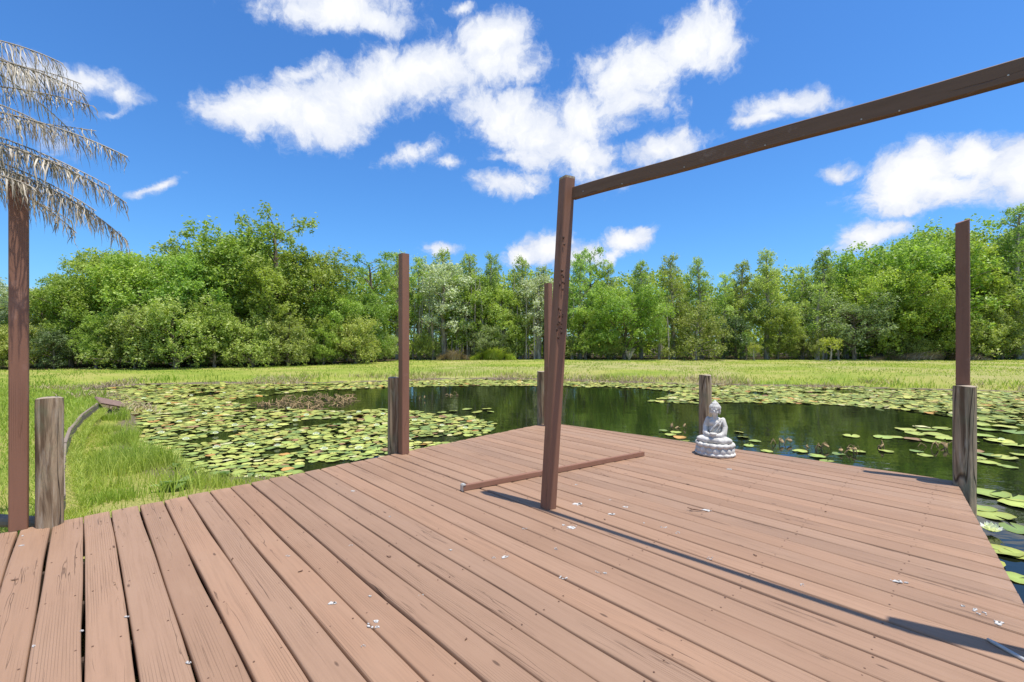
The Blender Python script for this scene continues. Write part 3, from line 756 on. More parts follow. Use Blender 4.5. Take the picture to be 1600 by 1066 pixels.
    for s in (-1, 1):
        ell(b, (s*.020, -.045, .489), (.012, .006, .004)); ell(b, (s*.020, -.046, .500), (.015, .005, .004)); ell(b, (s*.024, -.034, .466), (.015, .012, .014))
    ell(b, (0, .012, .520), (.056, .058, .040)); ell(b, (0, .010, .556), (.033, .034, .026)); ell(b, (0, .010, .580), (.016, .016, .014))
    for row, (zz, rr, nn) in enumerate(((.512, .057, 22), (.526, .054, 20), (.540, .046, 16), (.556, .033, 12), (.570, .024, 8))):
        for k in range(nn):
            a = 2*math.pi*(k+.5*(row % 2))/nn; y = math.sin(a)*rr+.012
            if row == 0 and y < -.025: pass
            ell(b, (math.cos(a)*rr, y, zz), (.0075, .0075, .0065), seg=8)
    for v in b.verts:
        k = min(max((v.co.z-.185)/.03, 0), 1)*min(max((.44-v.co.z)/.03, 0), 1); v.co.x *= 1-.22*k
    link('figure', remesh(b, 'figure', .0036), M_stone, t, smooth=True)
    bw = bmesh.new(); prof = [(.0, .222), (.022, .222), (.034, .238), (.036, .250), (.031, .250), (.026, .238), (0, .232)]
    rings = [[bw.verts.new((r*math.cos(2*math.pi*k/24), -.100+r*math.sin(2*math.pi*k/24), z)) for k in range(24)] if r else [bw.verts.new((0, -.1, z))] for r, z in prof]
    for i in range(len(rings)-1):
        a, c2 = rings[i], rings[i+1]
        for k in range(24):
            if len(a) == 1: bw.faces.new((a[0], c2[(k+1) % 24], c2[k]))
            elif len(c2) == 1: bw.faces.new((a[k], a[(k+1) % 24], c2[0]))
            else: bw.faces.new((a[k], a[(k+1) % 24], c2[(k+1) % 24], c2[k]))
    link('bowl', bm_mesh('bowl', bw), M_stone, t, smooth=True)
build_statue()

# ------------------------------------------------------------------ lily pads and flowers
PADTONES = [((.25, .325, .075), 30), ((.325, .38, .085), 30), ((.40, .435, .11), 20), ((.16, .23, .06), 14), ((.42, .38, .11), 5), ((.44, .25, .07), 2), ((.27, .17, .08), 3), ((.50, .50, .24), 4)]
def pick_tone(r):
    tot = sum(w for _, w in PADTONES); q = r.random()*tot
    for c, w in PADTONES:
        q -= w
        if q <= 0: return c
    return PADTONES[0][0]
def pad_geo(r, n=18, big=True):
    """unit radius pad: outline with a notch, wavy rim, as quads between centre ring and rim"""
    th = np.linspace(R(9), R(351), n); ph = r.uniform(0, 6.28, 4) if hasattr(r, 'integers') else [r.uniform(0, 6.28) for _ in range(4)]
    rim = 1+.04*np.sin(3*th+ph[0])+.03*np.sin(7*th+ph[1])
    zc = .035*np.sin(2*th+ph[2])+.02*np.sin(5*th+ph[3])
    ringA = np.stack([rim*np.cos(th), rim*np.sin(th)*.94, zc+.05], -1); ringB = ringA*.82; ringB[:, 2] = zc*.3+.012
    cen = np.array([[.05, 0, .0]])
    return ringA, ringB, cen
def pad_mesh(name, seed, tone, edge=None):
    r = random.Random(seed); n = 26; A, B, c = pad_geo(r, n)
    V = np.concatenate([A, B, c]); Fs = []; cnt = []
    for k in range(n-1):
        Fs += [k, k+1, n+k+1, n+k]; cnt.append(4); Fs += [n+k, n+k+1, 2*n]; cnt.append(3)
    C = np.tile(np.array(tone), (len(V), 1)); C[:n] = np.array(edge if edge else (tone[0]*1.05, tone[1]*.9, tone[2]*.8)); C[-1] *= 1.25
    me = mesh_np(name, V, Fs, cnt, C); me.materials.append(M_pad); me.polygons.foreach_set('use_smooth', [True]*len(me.polygons)); return me
P_ = lambda pts: np.array([W(x, y) for x, y in pts])
OPEN = P_([(350, 629), (385, 622), (480, 611), (640, 604.5), (760, 603), (860, 603.5), (1000, 607), (1062, 614), (1015, 628), (1090, 631), (1150, 629), (1250, 631), (1320, 634), (1400, 640), (1495, 653), (1620, 668),
           (1900, 720), (1900, 1100), (1500, 1100), (900, 1000), (740, 690), (778, 664), (745, 655), (700, 650), (640, 642), (600, 640), (540, 643), (500, 640), (440, 637)])
def in_deck(X, Y, m=.0):
    P = np.array([(p.x, p.y) for p in POLY]); ins = inside(P, X, Y)
    return ins & (dist(P, X, Y) > m)
pads = []      # x, y, radius
def scatter_pads():
    cell = {}; S = .5
    def ok(x, y, r, f):
        i, j = int(x//S), int(y//S)
        for a in (-1, 0, 1):
            for b in (-1, 0, 1):
                for (px, py, pr) in cell.get((i+a, j+b), ()):
                    if (px-x)**2+(py-y)**2 < (f*(pr+r))**2: return False
        return True
    def put(x, y, r): cell.setdefault((int(x//S), int(y//S)), []).append((x, y, r)); pads.append((x, y, r))
    # the few clusters on the open water that the photograph shows one by one
    near = [(1545,772,27),(1592,790,24),(1567,786,0),(1560,797,0),(1532,795,20),(1552,806,26),(1538,808,0),(1582,779,26),(1590,828,22),(1565,862,26),(1590,868,22),(1548,880,18),(1590,905,20),(1560,845,0),
            (1415,672,14),(1432,678,15),(1448,672,14),(1462,680,16),(1478,686,14),(1455,690,14),(1425,687,13),(1440,668,11),(1470,670,12),(1400,684,10),(1385,706,10),(1445,712,10),(1432,706,9),
            (1535,682,16),(1560,690,18),(1590,697,18),(1545,672,15),(1520,705,13),(1545,712,16),(1570,716,16),(1545,724,14),(1525,716,13),(1585,676,16),(1530,664,15),(1570,668,16),(1598,712,16),(1515,690,12),(1575,730,12),
            (1062,684,10),(1048,680,9),(1056,676,9),(1042,690,8),(1070,690,8),(1036,674,7),(1160,684,9),(1180,690,9),(1155,676,8),(1198,706,9),(1250,706,11),(1277,714,12),(1292,722,11),(1340,706,12),(1380,684,14),(1330,682,12),(1170,697,8),(1310,710,9),
            (730,640,8),(760,640,9),(708,643,8),(745,645,9),(735,652,9),(768,644,8),(690,645,8),(1085,625,7),(1050,623,7),(1120,624,8)]
    for x, y, w in near:
        if w == 0: continue
        q = W(x, y); r = w*(CH-WZ)/(y-533)*.98
        if in_deck(np.array([q[0]]), np.array([q[1]]), -.0)[0]: continue
        put(q[0], q[1], min(r, .21))
    rg = random.Random(5)
    # dense fields; sampled in world units
    for tries in range(210000):
        x = rg.uniform(-15, 20); y = rg.uniform(4.0, 22.8)
        r = rg.choice((.055, .07, .085, .10)) if y < 9 else rg.choice((.07, .085, .10, .115))
        X = np.array([x]); Y = np.array([y])
        CAND.append((x, y, r))
    c = np.array(CAND); d = sdist(c[:, 0], c[:, 1]); keep = (d < -.05) & ~inside(OPEN, c[:, 0], c[:, 1]) & (np.abs(c[:, 0]/c[:, 1]) < 1.35)
    # openings and bare mud patches inside the field
    gapn = vnoise(c[:, 0], c[:, 1], .9, 21); keep &= gapn > .22
    keep &= ~in_deck(c[:, 0], c[:, 1], .15)
    keep &= ~(inside(P_([(380, 636), (470, 614), (560, 617), (570, 630), (520, 642), (440, 640)]), c[:, 0], c[:, 1]))
    c = c[keep]
    for x, y, r in c:
        f = .70 if y < 12 else .57
        if ok(x, y, r, f): put(x, y, r)
CAND = []
scatter_pads()
def vis(x, y): return abs(x/y) < 1.14 and y > 1
def screen(x, y, z=WZ): return 800+F*x/y, 533+F*(CH-z)/y
def hidden_by_deck(x, y):                      # does the deck cover this water point from the camera?
    t = CH/(CH-WZ); return in_deck(np.array([x*t]), np.array([y*t]), -.0)[0]
size = [(-(p[2]/p[1]**1.5) if (vis(p[0], p[1]) and not hidden_by_deck(p[0], p[1])) else 1, i) for i, p in enumerate(pads)]
size.sort(); single = [i for s, i in size[:285] if s < 0]
def region_words(px, py):
    if px > 1485: return 'on the dark water right of the thick corner piling', 'lily pads right of the corner piling'
    if px > 1310: return 'on the open water left of the thick corner piling', 'lily pads left of the corner piling'
    if px > 1010: return 'on the dark water behind the statue', 'lily pads behind the statue side of the deck'
    if px > 640: return 'between the streaky piling and the deck tip', 'lily pads between streaky piling and deck tip'
    if px > 480: return 'in the dense field just left of the streaky piling', 'lily pads left of the streaky piling'
    return 'in the dense field near the grassy bank', 'lily pads near the grassy bank'
def colour_word(t):
    if t[0] > t[1]*1.15: return 'orange brown'
    if t[0] > t[1]: return 'yellow'
    if t[1] > .38: return 'pale yellow green'
    return 'green'
protos = {}
def build_pads():
    rg = random.Random(9); used = set(single)
    for k, i in enumerate(single):
        x, y, r = pads[i]; t = pick_tone(rg); key = (t, rg.randrange(2))
        if key not in protos: protos[key] = pad_mesh('lily_pad', hash(key) % 1000 if False else int(t[0]*1000)+key[1]*7, t)
        o = bpy.data.objects.new('lily_pad', protos[key]); COL.objects.link(o)
        o.location = (x, y, WZ+.006+rg.uniform(0, .006)); o.scale = (r, r, r); o.rotation_euler = (rg.gauss(0, .035), rg.gauss(0, .035), rg.uniform(0, 6.28))
        px, py = screen(x, y); words, grp = region_words(px, py); cw = colour_word(t)
        size_w = 'large' if r > .16 else ('small' if r < .10 else 'round')
        tag(o, f'{size_w} {cw} lily pad {words}', 'lily pad', grp)
    rest = [p for i, p in enumerate(pads) if i not in used]; n = 12
    Vs, Fs, cn, Cs, o = [], [], [], [], 0
    face = []
    for k in range(n-1): face.append((k, k+1, n))
    face = np.array(face)
    for (x, y, r) in rest:
        A, B, c = pad_geo(rg, n); V = np.concatenate([A, c])*r
        ax, ay = rg.gauss(0, .07), rg.gauss(0, .07); a = rg.uniform(0, 6.28); ca, sa = math.cos(a), math.sin(a)
        if rg.random() < .03: ax = rg.uniform(.26, .45)             # a leaf edge lifted out of the water
        V[:, 2] += V[:, 0]*ay+V[:, 1]*ax + (abs(ax)*r*.6 if abs(ax) > .25 else 0)
        V = np.stack([V[:, 0]*ca-V[:, 1]*sa+x, V[:, 0]*sa+V[:, 1]*ca+y, V[:, 2]+WZ+.006+rg.uniform(0, .012)], -1)
        t = np.array(pick_tone(rg)); t = t*rg.uniform(.85, 1.15)
        C = np.tile(t, (n+1, 1)); C[:n] *= np.array((1.05, .92, .8)); Vs.append(V); Cs.append(C); Fs.append(face+o); o += n+1
    me = mesh_np('lily_pads', np.concatenate(Vs), np.concatenate(Fs), colors=np.concatenate(Cs)); me.materials.append(M_pad)
    ob = bpy.data.objects.new('lily_pads', me); COL.objects.link(ob)
    tag(ob, 'dense mat of small yellow green lily pads covering the pond edges', 'lily pads', kind='stuff')
    print('pads', len(pads), 'rest', len(rest))
build_pads()
def lily_meshes():
    bm = bmesh.new()
    for ring, (nn, tilt, L_, w) in enumerate(((9, 20, 1.0, .27), (9, 42, .92, .25), (8, 60, .78, .20))):
        for k in range(nn):
            a = 2*math.pi*(k+.5*ring)/nn; t = R(tilt+8); pts = []
            for s, ww in ((.12, .25), (.45, 1.0), (.75, .8), (1.0, .05)):
                rr = L_*s*math.cos(t*(.7+.5*s)); zz = L_*s*math.sin(t*(.7+.5*s)); pts.append((rr, w*ww, zz))
            L2 = [bm.verts.new((r*math.cos(a)-q*math.sin(a), r*math.sin(a)+q*math.cos(a), z+.04)) for r, q, z in pts]
            R2 = [bm.verts.new((r*math.cos(a)+q*math.sin(a), r*math.sin(a)-q*math.cos(a), z+.04)) for r, q, z in pts]
            for i in range(3): bm.faces.new((L2[i], L2[i+1], R2[i+1], R2[i]))
    me1 = bm_mesh('petals', bm); me1.materials.append(M_petal)
    bm = bmesh.new(); ell(bm, (0, 0, .25), (.2, .2, .22), seg=10); me2 = bm_mesh('stamens', bm); me2.materials.append(M_stamen)
    return me1, me2
def build_flowers():
    m1, m2 = lily_meshes(); rg = random.Random(31)
    pts = [(1549, 834, .088), (1565, 690, .055), (1128, 612, .05), (1214, 626, .05), (1360, 612, .05)]
    fixed = [(615,668),(648,660),(435,700),(495,682),(590,668),(396,655),(280,662),(234,645),(205,641),(262,633),(300,620),(340,640),(338,680),(338,703),(420,668),(462,660),(545,656),(575,690),(505,706),(530,640),(690,668),(712,700),(640,690),(728,672),(560,705),(390,700),(365,668),(310,660),(290,690),(450,640),(480,652),(560,647),(600,650),(250,680),(370,630),(320,650),(225,625),(350,616),(410,622),(270,612),(180,640)]
    for x, y in fixed: pts.append((x+rg.uniform(-2, 2), y, rg.uniform(.055, .075)))
    for k in range(16): pts.append((rg.uniform(650, 1590), rg.uniform(597, 606) if k % 2 else rg.uniform(599, 620), .05))
    for k, (x, y, s) in enumerate(pts):
        q = W(x, y)
        if k > 4 and (sdist(np.array([q[0]]), np.array([q[1]]))[0] > -.1 or inside(OPEN, np.array([q[0]]), np.array([q[1]]))[0]): continue
        t = empty('water_lily', (q[0], q[1], WZ+.012), rg.uniform(0, 6)); t.scale = (s*1.15,)*3
        if k == 0: lab, g = 'open white water lily beside the deck edge below the corner piling', None
        elif k == 1: lab, g = 'white water lily on the pads right of the corner piling', None
        elif x > 1000: lab, g = 'white water lily in the pads along the far bank right of the leaning post', 'white lilies by the far bank on the right'
        elif x > 640: lab, g = 'white water lily on pads between the streaky piling and the leaning post', 'white lilies between piling and leaning post'
        elif y > 650: lab, g = 'white water lily on the near pads left of the streaky piling', 'white lilies on the near left pads'
        else: lab, g = 'small white water lily far out in the dense left pad field', 'white lilies far out in the left field'
        tag(t, lab, 'water lily', g)
        a = bpy.data.objects.new('petals', m1); COL.objects.link(a); a.parent = t
        b = bpy.data.objects.new('stamens', m2); COL.objects.link(b); b.parent = t
build_flowers()
def build_dead_stems():
    rg = random.Random(77)
    def clump(x, y, n, s, label, grp=None):
        q = W(x, y); bm = bmesh.new()
        for k in range(n):
            a = rg.uniform(0, 6.28); p = Vector((rg.uniform(-1, 1)*s*.5, rg.uniform(-1, 1)*s*.25, -.04)); d = Vector((math.cos(a), math.sin(a)*.5, 0))
            h = rg.uniform(.03, .15); l = rg.uniform(.08, .2)
            bm_add(bm, tube([p, p+d*l*.3+Vector((0, 0, h*.9)), p+d*l*.7+Vector((0, 0, h+.03)), p+d*l+Vector((0, 0, h*.3+.02))], [.006, .007, .006, .003], 5))
            if k % 2 == 0:      # curled dead leaf
                e = p+d*l*.8+Vector((0, 0, h*.7+.02)); m = Matrix.Translation(e) @ Euler((rg.uniform(0, 1.2), rg.uniform(0, 1.2), a)).to_matrix().to_4x4() @ Matrix.Diagonal((.055, .03, .014, 1))
                bmesh.ops.create_uvsphere(bm, u_segments=8, v_segments=5, radius=1, matrix=m)
        o = link('dead_lily_stems', bm_mesh('dead_lily_stems', bm), M_deadstem); o.location = (q[0], q[1], WZ)
        tag(o, label, 'dead plant', grp)
    clump(1218, 694, 4, .12, 'thin curled dead lily stalk on the water right of the statue')
    clump(1270, 703, 5, .3, 'brown dead lily stems with curled leaves midway between statue and corner piling')
    clump(1325, 708, 6, .25, 'dark withered lily clump sticking up behind the deck edge')
    clump(1380, 702, 4, .25, 'low brown dead lily stalk left of the corner piling pads')
    clump(1460, 700, 6, .4, 'bent yellow brown lily stalks just left of the corner piling')
    clump(1060, 668, 5, .3, 'brown lily stalks on the water left of the slim piling')
    clump(650, 625, 6, .7, 'dry lily stalks poking from the water by the streaky piling top')
    clump(712, 618, 6, .6, 'dry lily stalks on the open water far behind the streaky piling')
    bm = bmesh.new(); poly = P_([(395, 634), (460, 620), (520, 616), (560, 621), (545, 632), (500, 640), (440, 640)])
    for k in range(330):
        a = rg.uniform(0, 1); x = rg.uniform(390, 565); y = rg.uniform(616, 640); q = W(x, y)
        if not inside(poly, np.array([q[0]]), np.array([q[1]]))[0]: continue
        p = Vector((q[0], q[1], WZ-.03)); an = rg.uniform(0, 6.28); d = Vector((math.cos(an), math.sin(an), 0)); h = rg.uniform(.02, .15); l = rg.uniform(.1, .4)
        bm_add(bm, tube([p, p+d*l*.3+Vector((0, 0, h)), p+d*l*.7+Vector((0, 0, h*.8)), p+d*l+Vector((0, 0, h*.2+.02))], [.01, .012, .01, .006], 4))
    o = link('dead_stem_mat', bm_mesh('dead_stem_mat', bm), M_deadstem); tag(o, 'mat of reddish brown dead lily stems on the left open water', 'dead stems', kind='stuff')
M_deadstem = simple('dead_stem', (.33, .23, .11), .7, .2, 0, .4, 30)
build_dead_stems()

# ------------------------------------------------------------------ plank edging of the lawn, drift timber
M_oldwood = simple('grey_timber', (.24, .19, .15), .85, .1, 0, .4, 25)
def build_edging():
    t = empty('lawn_edging', (WALL[3][0], WALL[3][1], LAWNZ)); tag(t, 'old grey bent plank edging between the lawn and the marsh grass', 'edging')
    for a, b in zip(range(1, len(WALL)-1), range(2, len(WALL))):
        p = Vector((*WALL[a], 0)); q = Vector((*WALL[b], 0)); d = q-p; L_ = d.length
        bm = box_bm(L_*1.01, .04, -.30, .065+.012*math.sin(a*2), .006); bmesh.ops.rotate(bm, matrix=Matrix.Rotation(math.atan2(d.y, d.x), 3, 'Z'), verts=bm.verts)
        o = link('plank', bm_mesh('plank', bm), M_oldwood, t); o.location = (p+q)/2 - Vector((WALL[3][0], WALL[3][1], 0)); 
    a = Vector((*Lw(153, 632), -.12)); b = Vector((*W(192, 643), -.38)); d = b-a
    bm = box_bm(d.length, .20, -.018, .018, .004)
    o = link('tilted_board', bm_mesh('tilted_board', bm), M_plankbrown)
    o.location = (a+b)/2+Vector((0, 0, .045)); o.rotation_euler = (R(52), math.atan2(-(d.z), d.xy.length), math.atan2(d.y, d.x))
    tag(o, 'tilted grey brown board sticking out at the end of the lawn edging', 'board')
    p = Vector((-3.9, 3.25, -.02)); bm = tube([p, p+Vector((.72, -.08, .0))], [.045, .04], 12)
    o = link('short_log', bm_mesh('short_log', bm), M_oldwood); tag(o, 'short grey log end left of the post under the palm', 'log')
M_plankbrown = simple('brown_plank', (.27, .18, .15), .8, .1, 0, .3, 15)
build_edging()

# ------------------------------------------------------------------ grass
def blades(pts, h, w, col, bend=.35, seed=0):
    """pts (n,3), h (n), w (n), col (n,2) -> V,F,C of bent two-segment blades"""
    r = np.random.default_rng(seed); n = len(pts); a = r.uniform(0, 2*np.pi, n); b = r.uniform(0, 2*np.pi, n)
    side = np.stack([np.cos(a), np.sin(a), np.zeros(n)], -1)*w[:, None]*.5; ln = np.stack([np.cos(b), np.sin(b), np.zeros(n)], -1)*(h*bend*r.uniform(.2, 1.6, n))[:, None]
    up = np.zeros((n, 3)); up[:, 2] = h
    v0 = pts-side; v1 = pts+side; v2 = pts+up*.55+ln*.35+side*.7; v3 = pts+up*.55+ln*.35-side*.7; v4 = pts+up*.97+ln+side*.12; v5 = pts+up*.97+ln-side*.12
    V = np.stack([v0, v1, v2, v3, v4, v5], 1).reshape(-1, 3); i = np.arange(n)*6
    Fc = np.concatenate([np.stack([i, i+1, i+2, i+3], -1), np.stack([i+3, i+2, i+4, i+5], -1)])
    C = np.repeat(np.concatenate([col, np.zeros((n, 1))], 1), 6, axis=0); return V, Fc, C
def sample(n, box, f, seed):
    r = np.random.default_rng(seed); X = r.uniform(box[0], box[1], n); Y = r.uniform(box[2], box[3], n)
    k = f(X, Y, r); return X[k], Y[k], r
def grass_obj(name, parts, label, mat=None):
    V, Fc, C = join_np(parts); o = link(name, mesh_np(name, V, Fc, colors=C), mat or M_grass); tag(o, label, 'grass', kind='stuff')
PD = np.array([(p.x, p.y) for p in POLY])
def notdeck(X, Y): return ~(inside(PD, X, Y))
X, Y, r = sample(150000, (-9.5, -1.5, 2.4, 10), lambda X, Y, r: inside(MARSH, X, Y) & (sdist(X, Y) > -.10) & notdeck(X, Y) & (r.random(len(X)) < .12+.88*sm(vnoise(X, Y, .45, 8), .32, .62)) & (np.abs(X/Y) < 1.3), 1)
n = len(X); hh = r.uniform(.10, .26, n)*(.4+1.05*sm(vnoise(X, Y, .7, 9), .25, .8))*(.8+.2*sm(dist(WALL, X, Y, False), 0, .6))
pxm = 800+X/Y*F; rgt = sm(pxm, 290, 400); hh = hh*(1-.62*rgt)*.95*(.45+.55*sm(dist(WALL, X, Y, False), .05, .5)); tn = np.clip(vnoise(X, Y, .5, 10)*.8+.34+.3*rgt+r.uniform(-.3, .3, n), 0, 1)
marsh = blades(np.stack([X, Y, ground_z(X, Y)], -1), hh, r.uniform(.006, .012, n), np.stack([tn*.75, r.random(n)], -1), .4, 2)
grass_obj('marsh_grass', [marsh], 'tall bright green marsh grass on the bank beside the deck')
X, Y, r = sample(190000, (-22, -3.3, 3, 15), lambda X, Y, r: (~inside(MARSH, X, Y)) & (sdist(X, Y) > .05) & notdeck(X, Y) & (np.abs(X/Y) < 1.3) & (r.random(len(X)) < np.clip(7/Y, .3, 1)), 3)
n = len(X); tn = np.clip(vnoise(X, Y, .8, 12)*.7+r.uniform(-.25, .25, n), 0, 1)
lawn = blades(np.stack([X, Y, ground_z(X, Y)], -1), r.uniform(.03, .075, n)*np.clip(Y/6, .9, 1.6), r.uniform(.008, .014, n)*np.clip(Y/6, 1, 2), np.stack([tn*.5+.26, r.random(n)], -1), .5, 4)
grass_obj('lawn_grass', [lawn], 'short mown green lawn grass left of the pond')
def farf(X, Y, r):
    px = 800+X/Y*F; yl = F*(CH-LAWNZ)/(np.interp(px, [t[0] for t in TREEL], [t[1] for t in TREEL])-533); d = sdist(X, Y)
    return (d > .02) & (Y < yl+.5) & (np.abs(X/Y) < 1.3) & (Y > 11) & (r.random(len(X)) < np.where(d < 1.6, 1, .5)*(.2+.8*sm(vnoise(X, Y, 1.1, 14), .2, .7)))
X, Y, r = sample(210000, (-42, 46, 11, 37), farf, 5)
n = len(X); d = sdist(X, Y); shore = 1.3*np.exp(-((d-.9)/.7)**2)
hh = r.uniform(.04, .09, n)+.04*(d < .5)+shore*r.uniform(.0, .22, n)*sm(vnoise(X, Y, 1.5, 15), .15, .7)
tn = np.clip(.12+vnoise(X, Y, 2.5, 16)*.75+r.uniform(-.2, .25, n), 0, 1); tn = np.where(X/Y < -.25, tn*.6, tn)
far = blades(np.stack([X, Y, ground_z(X, Y)], -1), hh, r.uniform(.02, .035, n), np.stack([tn, r.random(n)], -1), .45, 6)
grass_obj('bank_grass', [far], 'yellow green meadow grass on the far bank below the wood')
X, Y, r = sample(400000, (-10.5, -3.4, 3.2, 11), lambda X, Y, r: (dist(WALL, X, Y, False) < .17) & notdeck(X, Y) & (r.random(len(X)) < .8), 31)
n = len(X); ed = blades(np.stack([X, Y, np.maximum(ground_z(X, Y), LAWNZ-.12)-.02], -1), r.uniform(.04, .10, n), r.uniform(.006, .012, n), np.stack([np.clip(r.uniform(.2, 1.1, n), 0, 1), r.random(n)], -1), .7, 32)
grass_obj('edging_grass', [ed], 'straggly yellowing grass along the bent plank edging')
# dry mud fringe litter along the far shore
X, Y, r = sample(120000, (-16, 24, 11, 24), lambda X, Y, r: (np.abs(sdist(X, Y)-.35) < .9) & (r.random(len(X)) < sm(vnoise(X, Y, 1.3, 18), .3, .7)), 7)
n = len(X); lit = blades(np.stack([X, Y, np.maximum(ground_z(X, Y), WZ)], -1), r.uniform(.03, .22, n), r.uniform(.010, .024, n), np.stack([r.random(n), r.random(n)], -1), 1.2, 8)
grass_obj('dry_fringe', [lit], 'brown dry stalks along the muddy far shoreline', M_dry)
# dry brush at the foot of the wood
def heap(name, x, w, n, h, mat, label, seed):
    r = np.random.default_rng(seed); px = x+r.uniform(-w, w, n); yb = np.array([treeline_y(q) for q in px])+r.uniform(-.6, 1.2, n); k = (CH-LAWNZ)/(yb-533)
    X = (px-800)*k; Y = F*k; env = 1-((px-x)/w)**2*.8
    p = np.stack([X, Y, ground_z(X, Y)+r.uniform(0, h*.5, n)*env], -1)
    b = blades(p, r.uniform(.15, .5, n)*env*h*2, r.uniform(.02, .05, n), np.stack([r.random(n), r.random(n)], -1), 1.0, seed)
    V, Fc, C = b; o = link(name, mesh_np(name, V, Fc, colors=C), mat); tag(o, label, 'brush' , kind='stuff')
heap('dry_brush', 1455, 95, 4500, .55, M_dry, 'pale dry brush heaped at the foot of the wood on the right', 41)
heap('dry_brush', 708, 26, 1400, .7, M_dry, 'small heap of dry straw at the foot of the wood', 42)
heap('tall_weeds', 770, 36, 2600, .8, M_grass, 'mound of bright green weeds at the foot of the wood', 43)

# ------------------------------------------------------------------ trees
def leaf_cloud(centres, radii, per, size, seed, flat=.8, outer=.55, droop=0.0, aspect=.55):
    """many small rhombic leaves gathered on lumpy clumps; returns V,F,C"""
    r = np.random.default_rng(seed); P, T, O = [], [], []
    for (c, rad) in zip(centres, radii):
        ns = max(3, int(per*rad**2/11)); ds = r.normal(size=(ns, 3)); ds[:, 2] = np.where((ds[:, 2] < -.25) & (r.random(ns) < .7), -ds[:, 2], ds[:, 2]); ds /= np.linalg.norm(ds, axis=1)[:, None]   # sprigs, each a tuft of leaves
        qs = outer+(1-outer)*r.random(ns)**.5*1.25; qs *= r.uniform(.75, 1.2, ns); n = ns*11; d = np.repeat(ds, 11, axis=0); q = np.repeat(qs, 11)
        tuft = r.normal(size=(n, 3))*np.repeat(r.uniform(.35, .8, ns), 11)[:, None]*size*1.15
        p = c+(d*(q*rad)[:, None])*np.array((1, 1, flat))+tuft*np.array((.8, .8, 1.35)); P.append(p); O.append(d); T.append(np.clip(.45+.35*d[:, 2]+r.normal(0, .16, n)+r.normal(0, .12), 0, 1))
    P = np.concatenate(P); T = np.concatenate(T); n = len(P)
    O = np.concatenate(O); up = r.normal(size=(n, 3))*.9+O*.9*np.array((1, 1, .5))+np.array((0, 0, .08)); a = r.normal(size=(n, 3)); b = np.cross(a, up); b /= np.linalg.norm(b, axis=1)[:, None]+1e-9
    a = np.cross(b, up); a /= np.linalg.norm(a, axis=1)[:, None]+1e-9; a[:, 2] -= droop
    s = size*r.uniform(.6, 1.4, n)[:, None]
    nrm = np.cross(a, b)
    V = np.stack([P-a*s*.5, P+b*s*.5*aspect-nrm*s*.08, P+a*s*.5, P-b*s*.5*aspect-nrm*s*.08], 1).reshape(-1, 3); i = np.arange(n)*4
    Fc = np.stack([i, i+1, i+2, i+3], -1); C = np.repeat(np.stack([T, r.random(n), np.zeros(n)], -1), 4, axis=0)
    return V, Fc, C
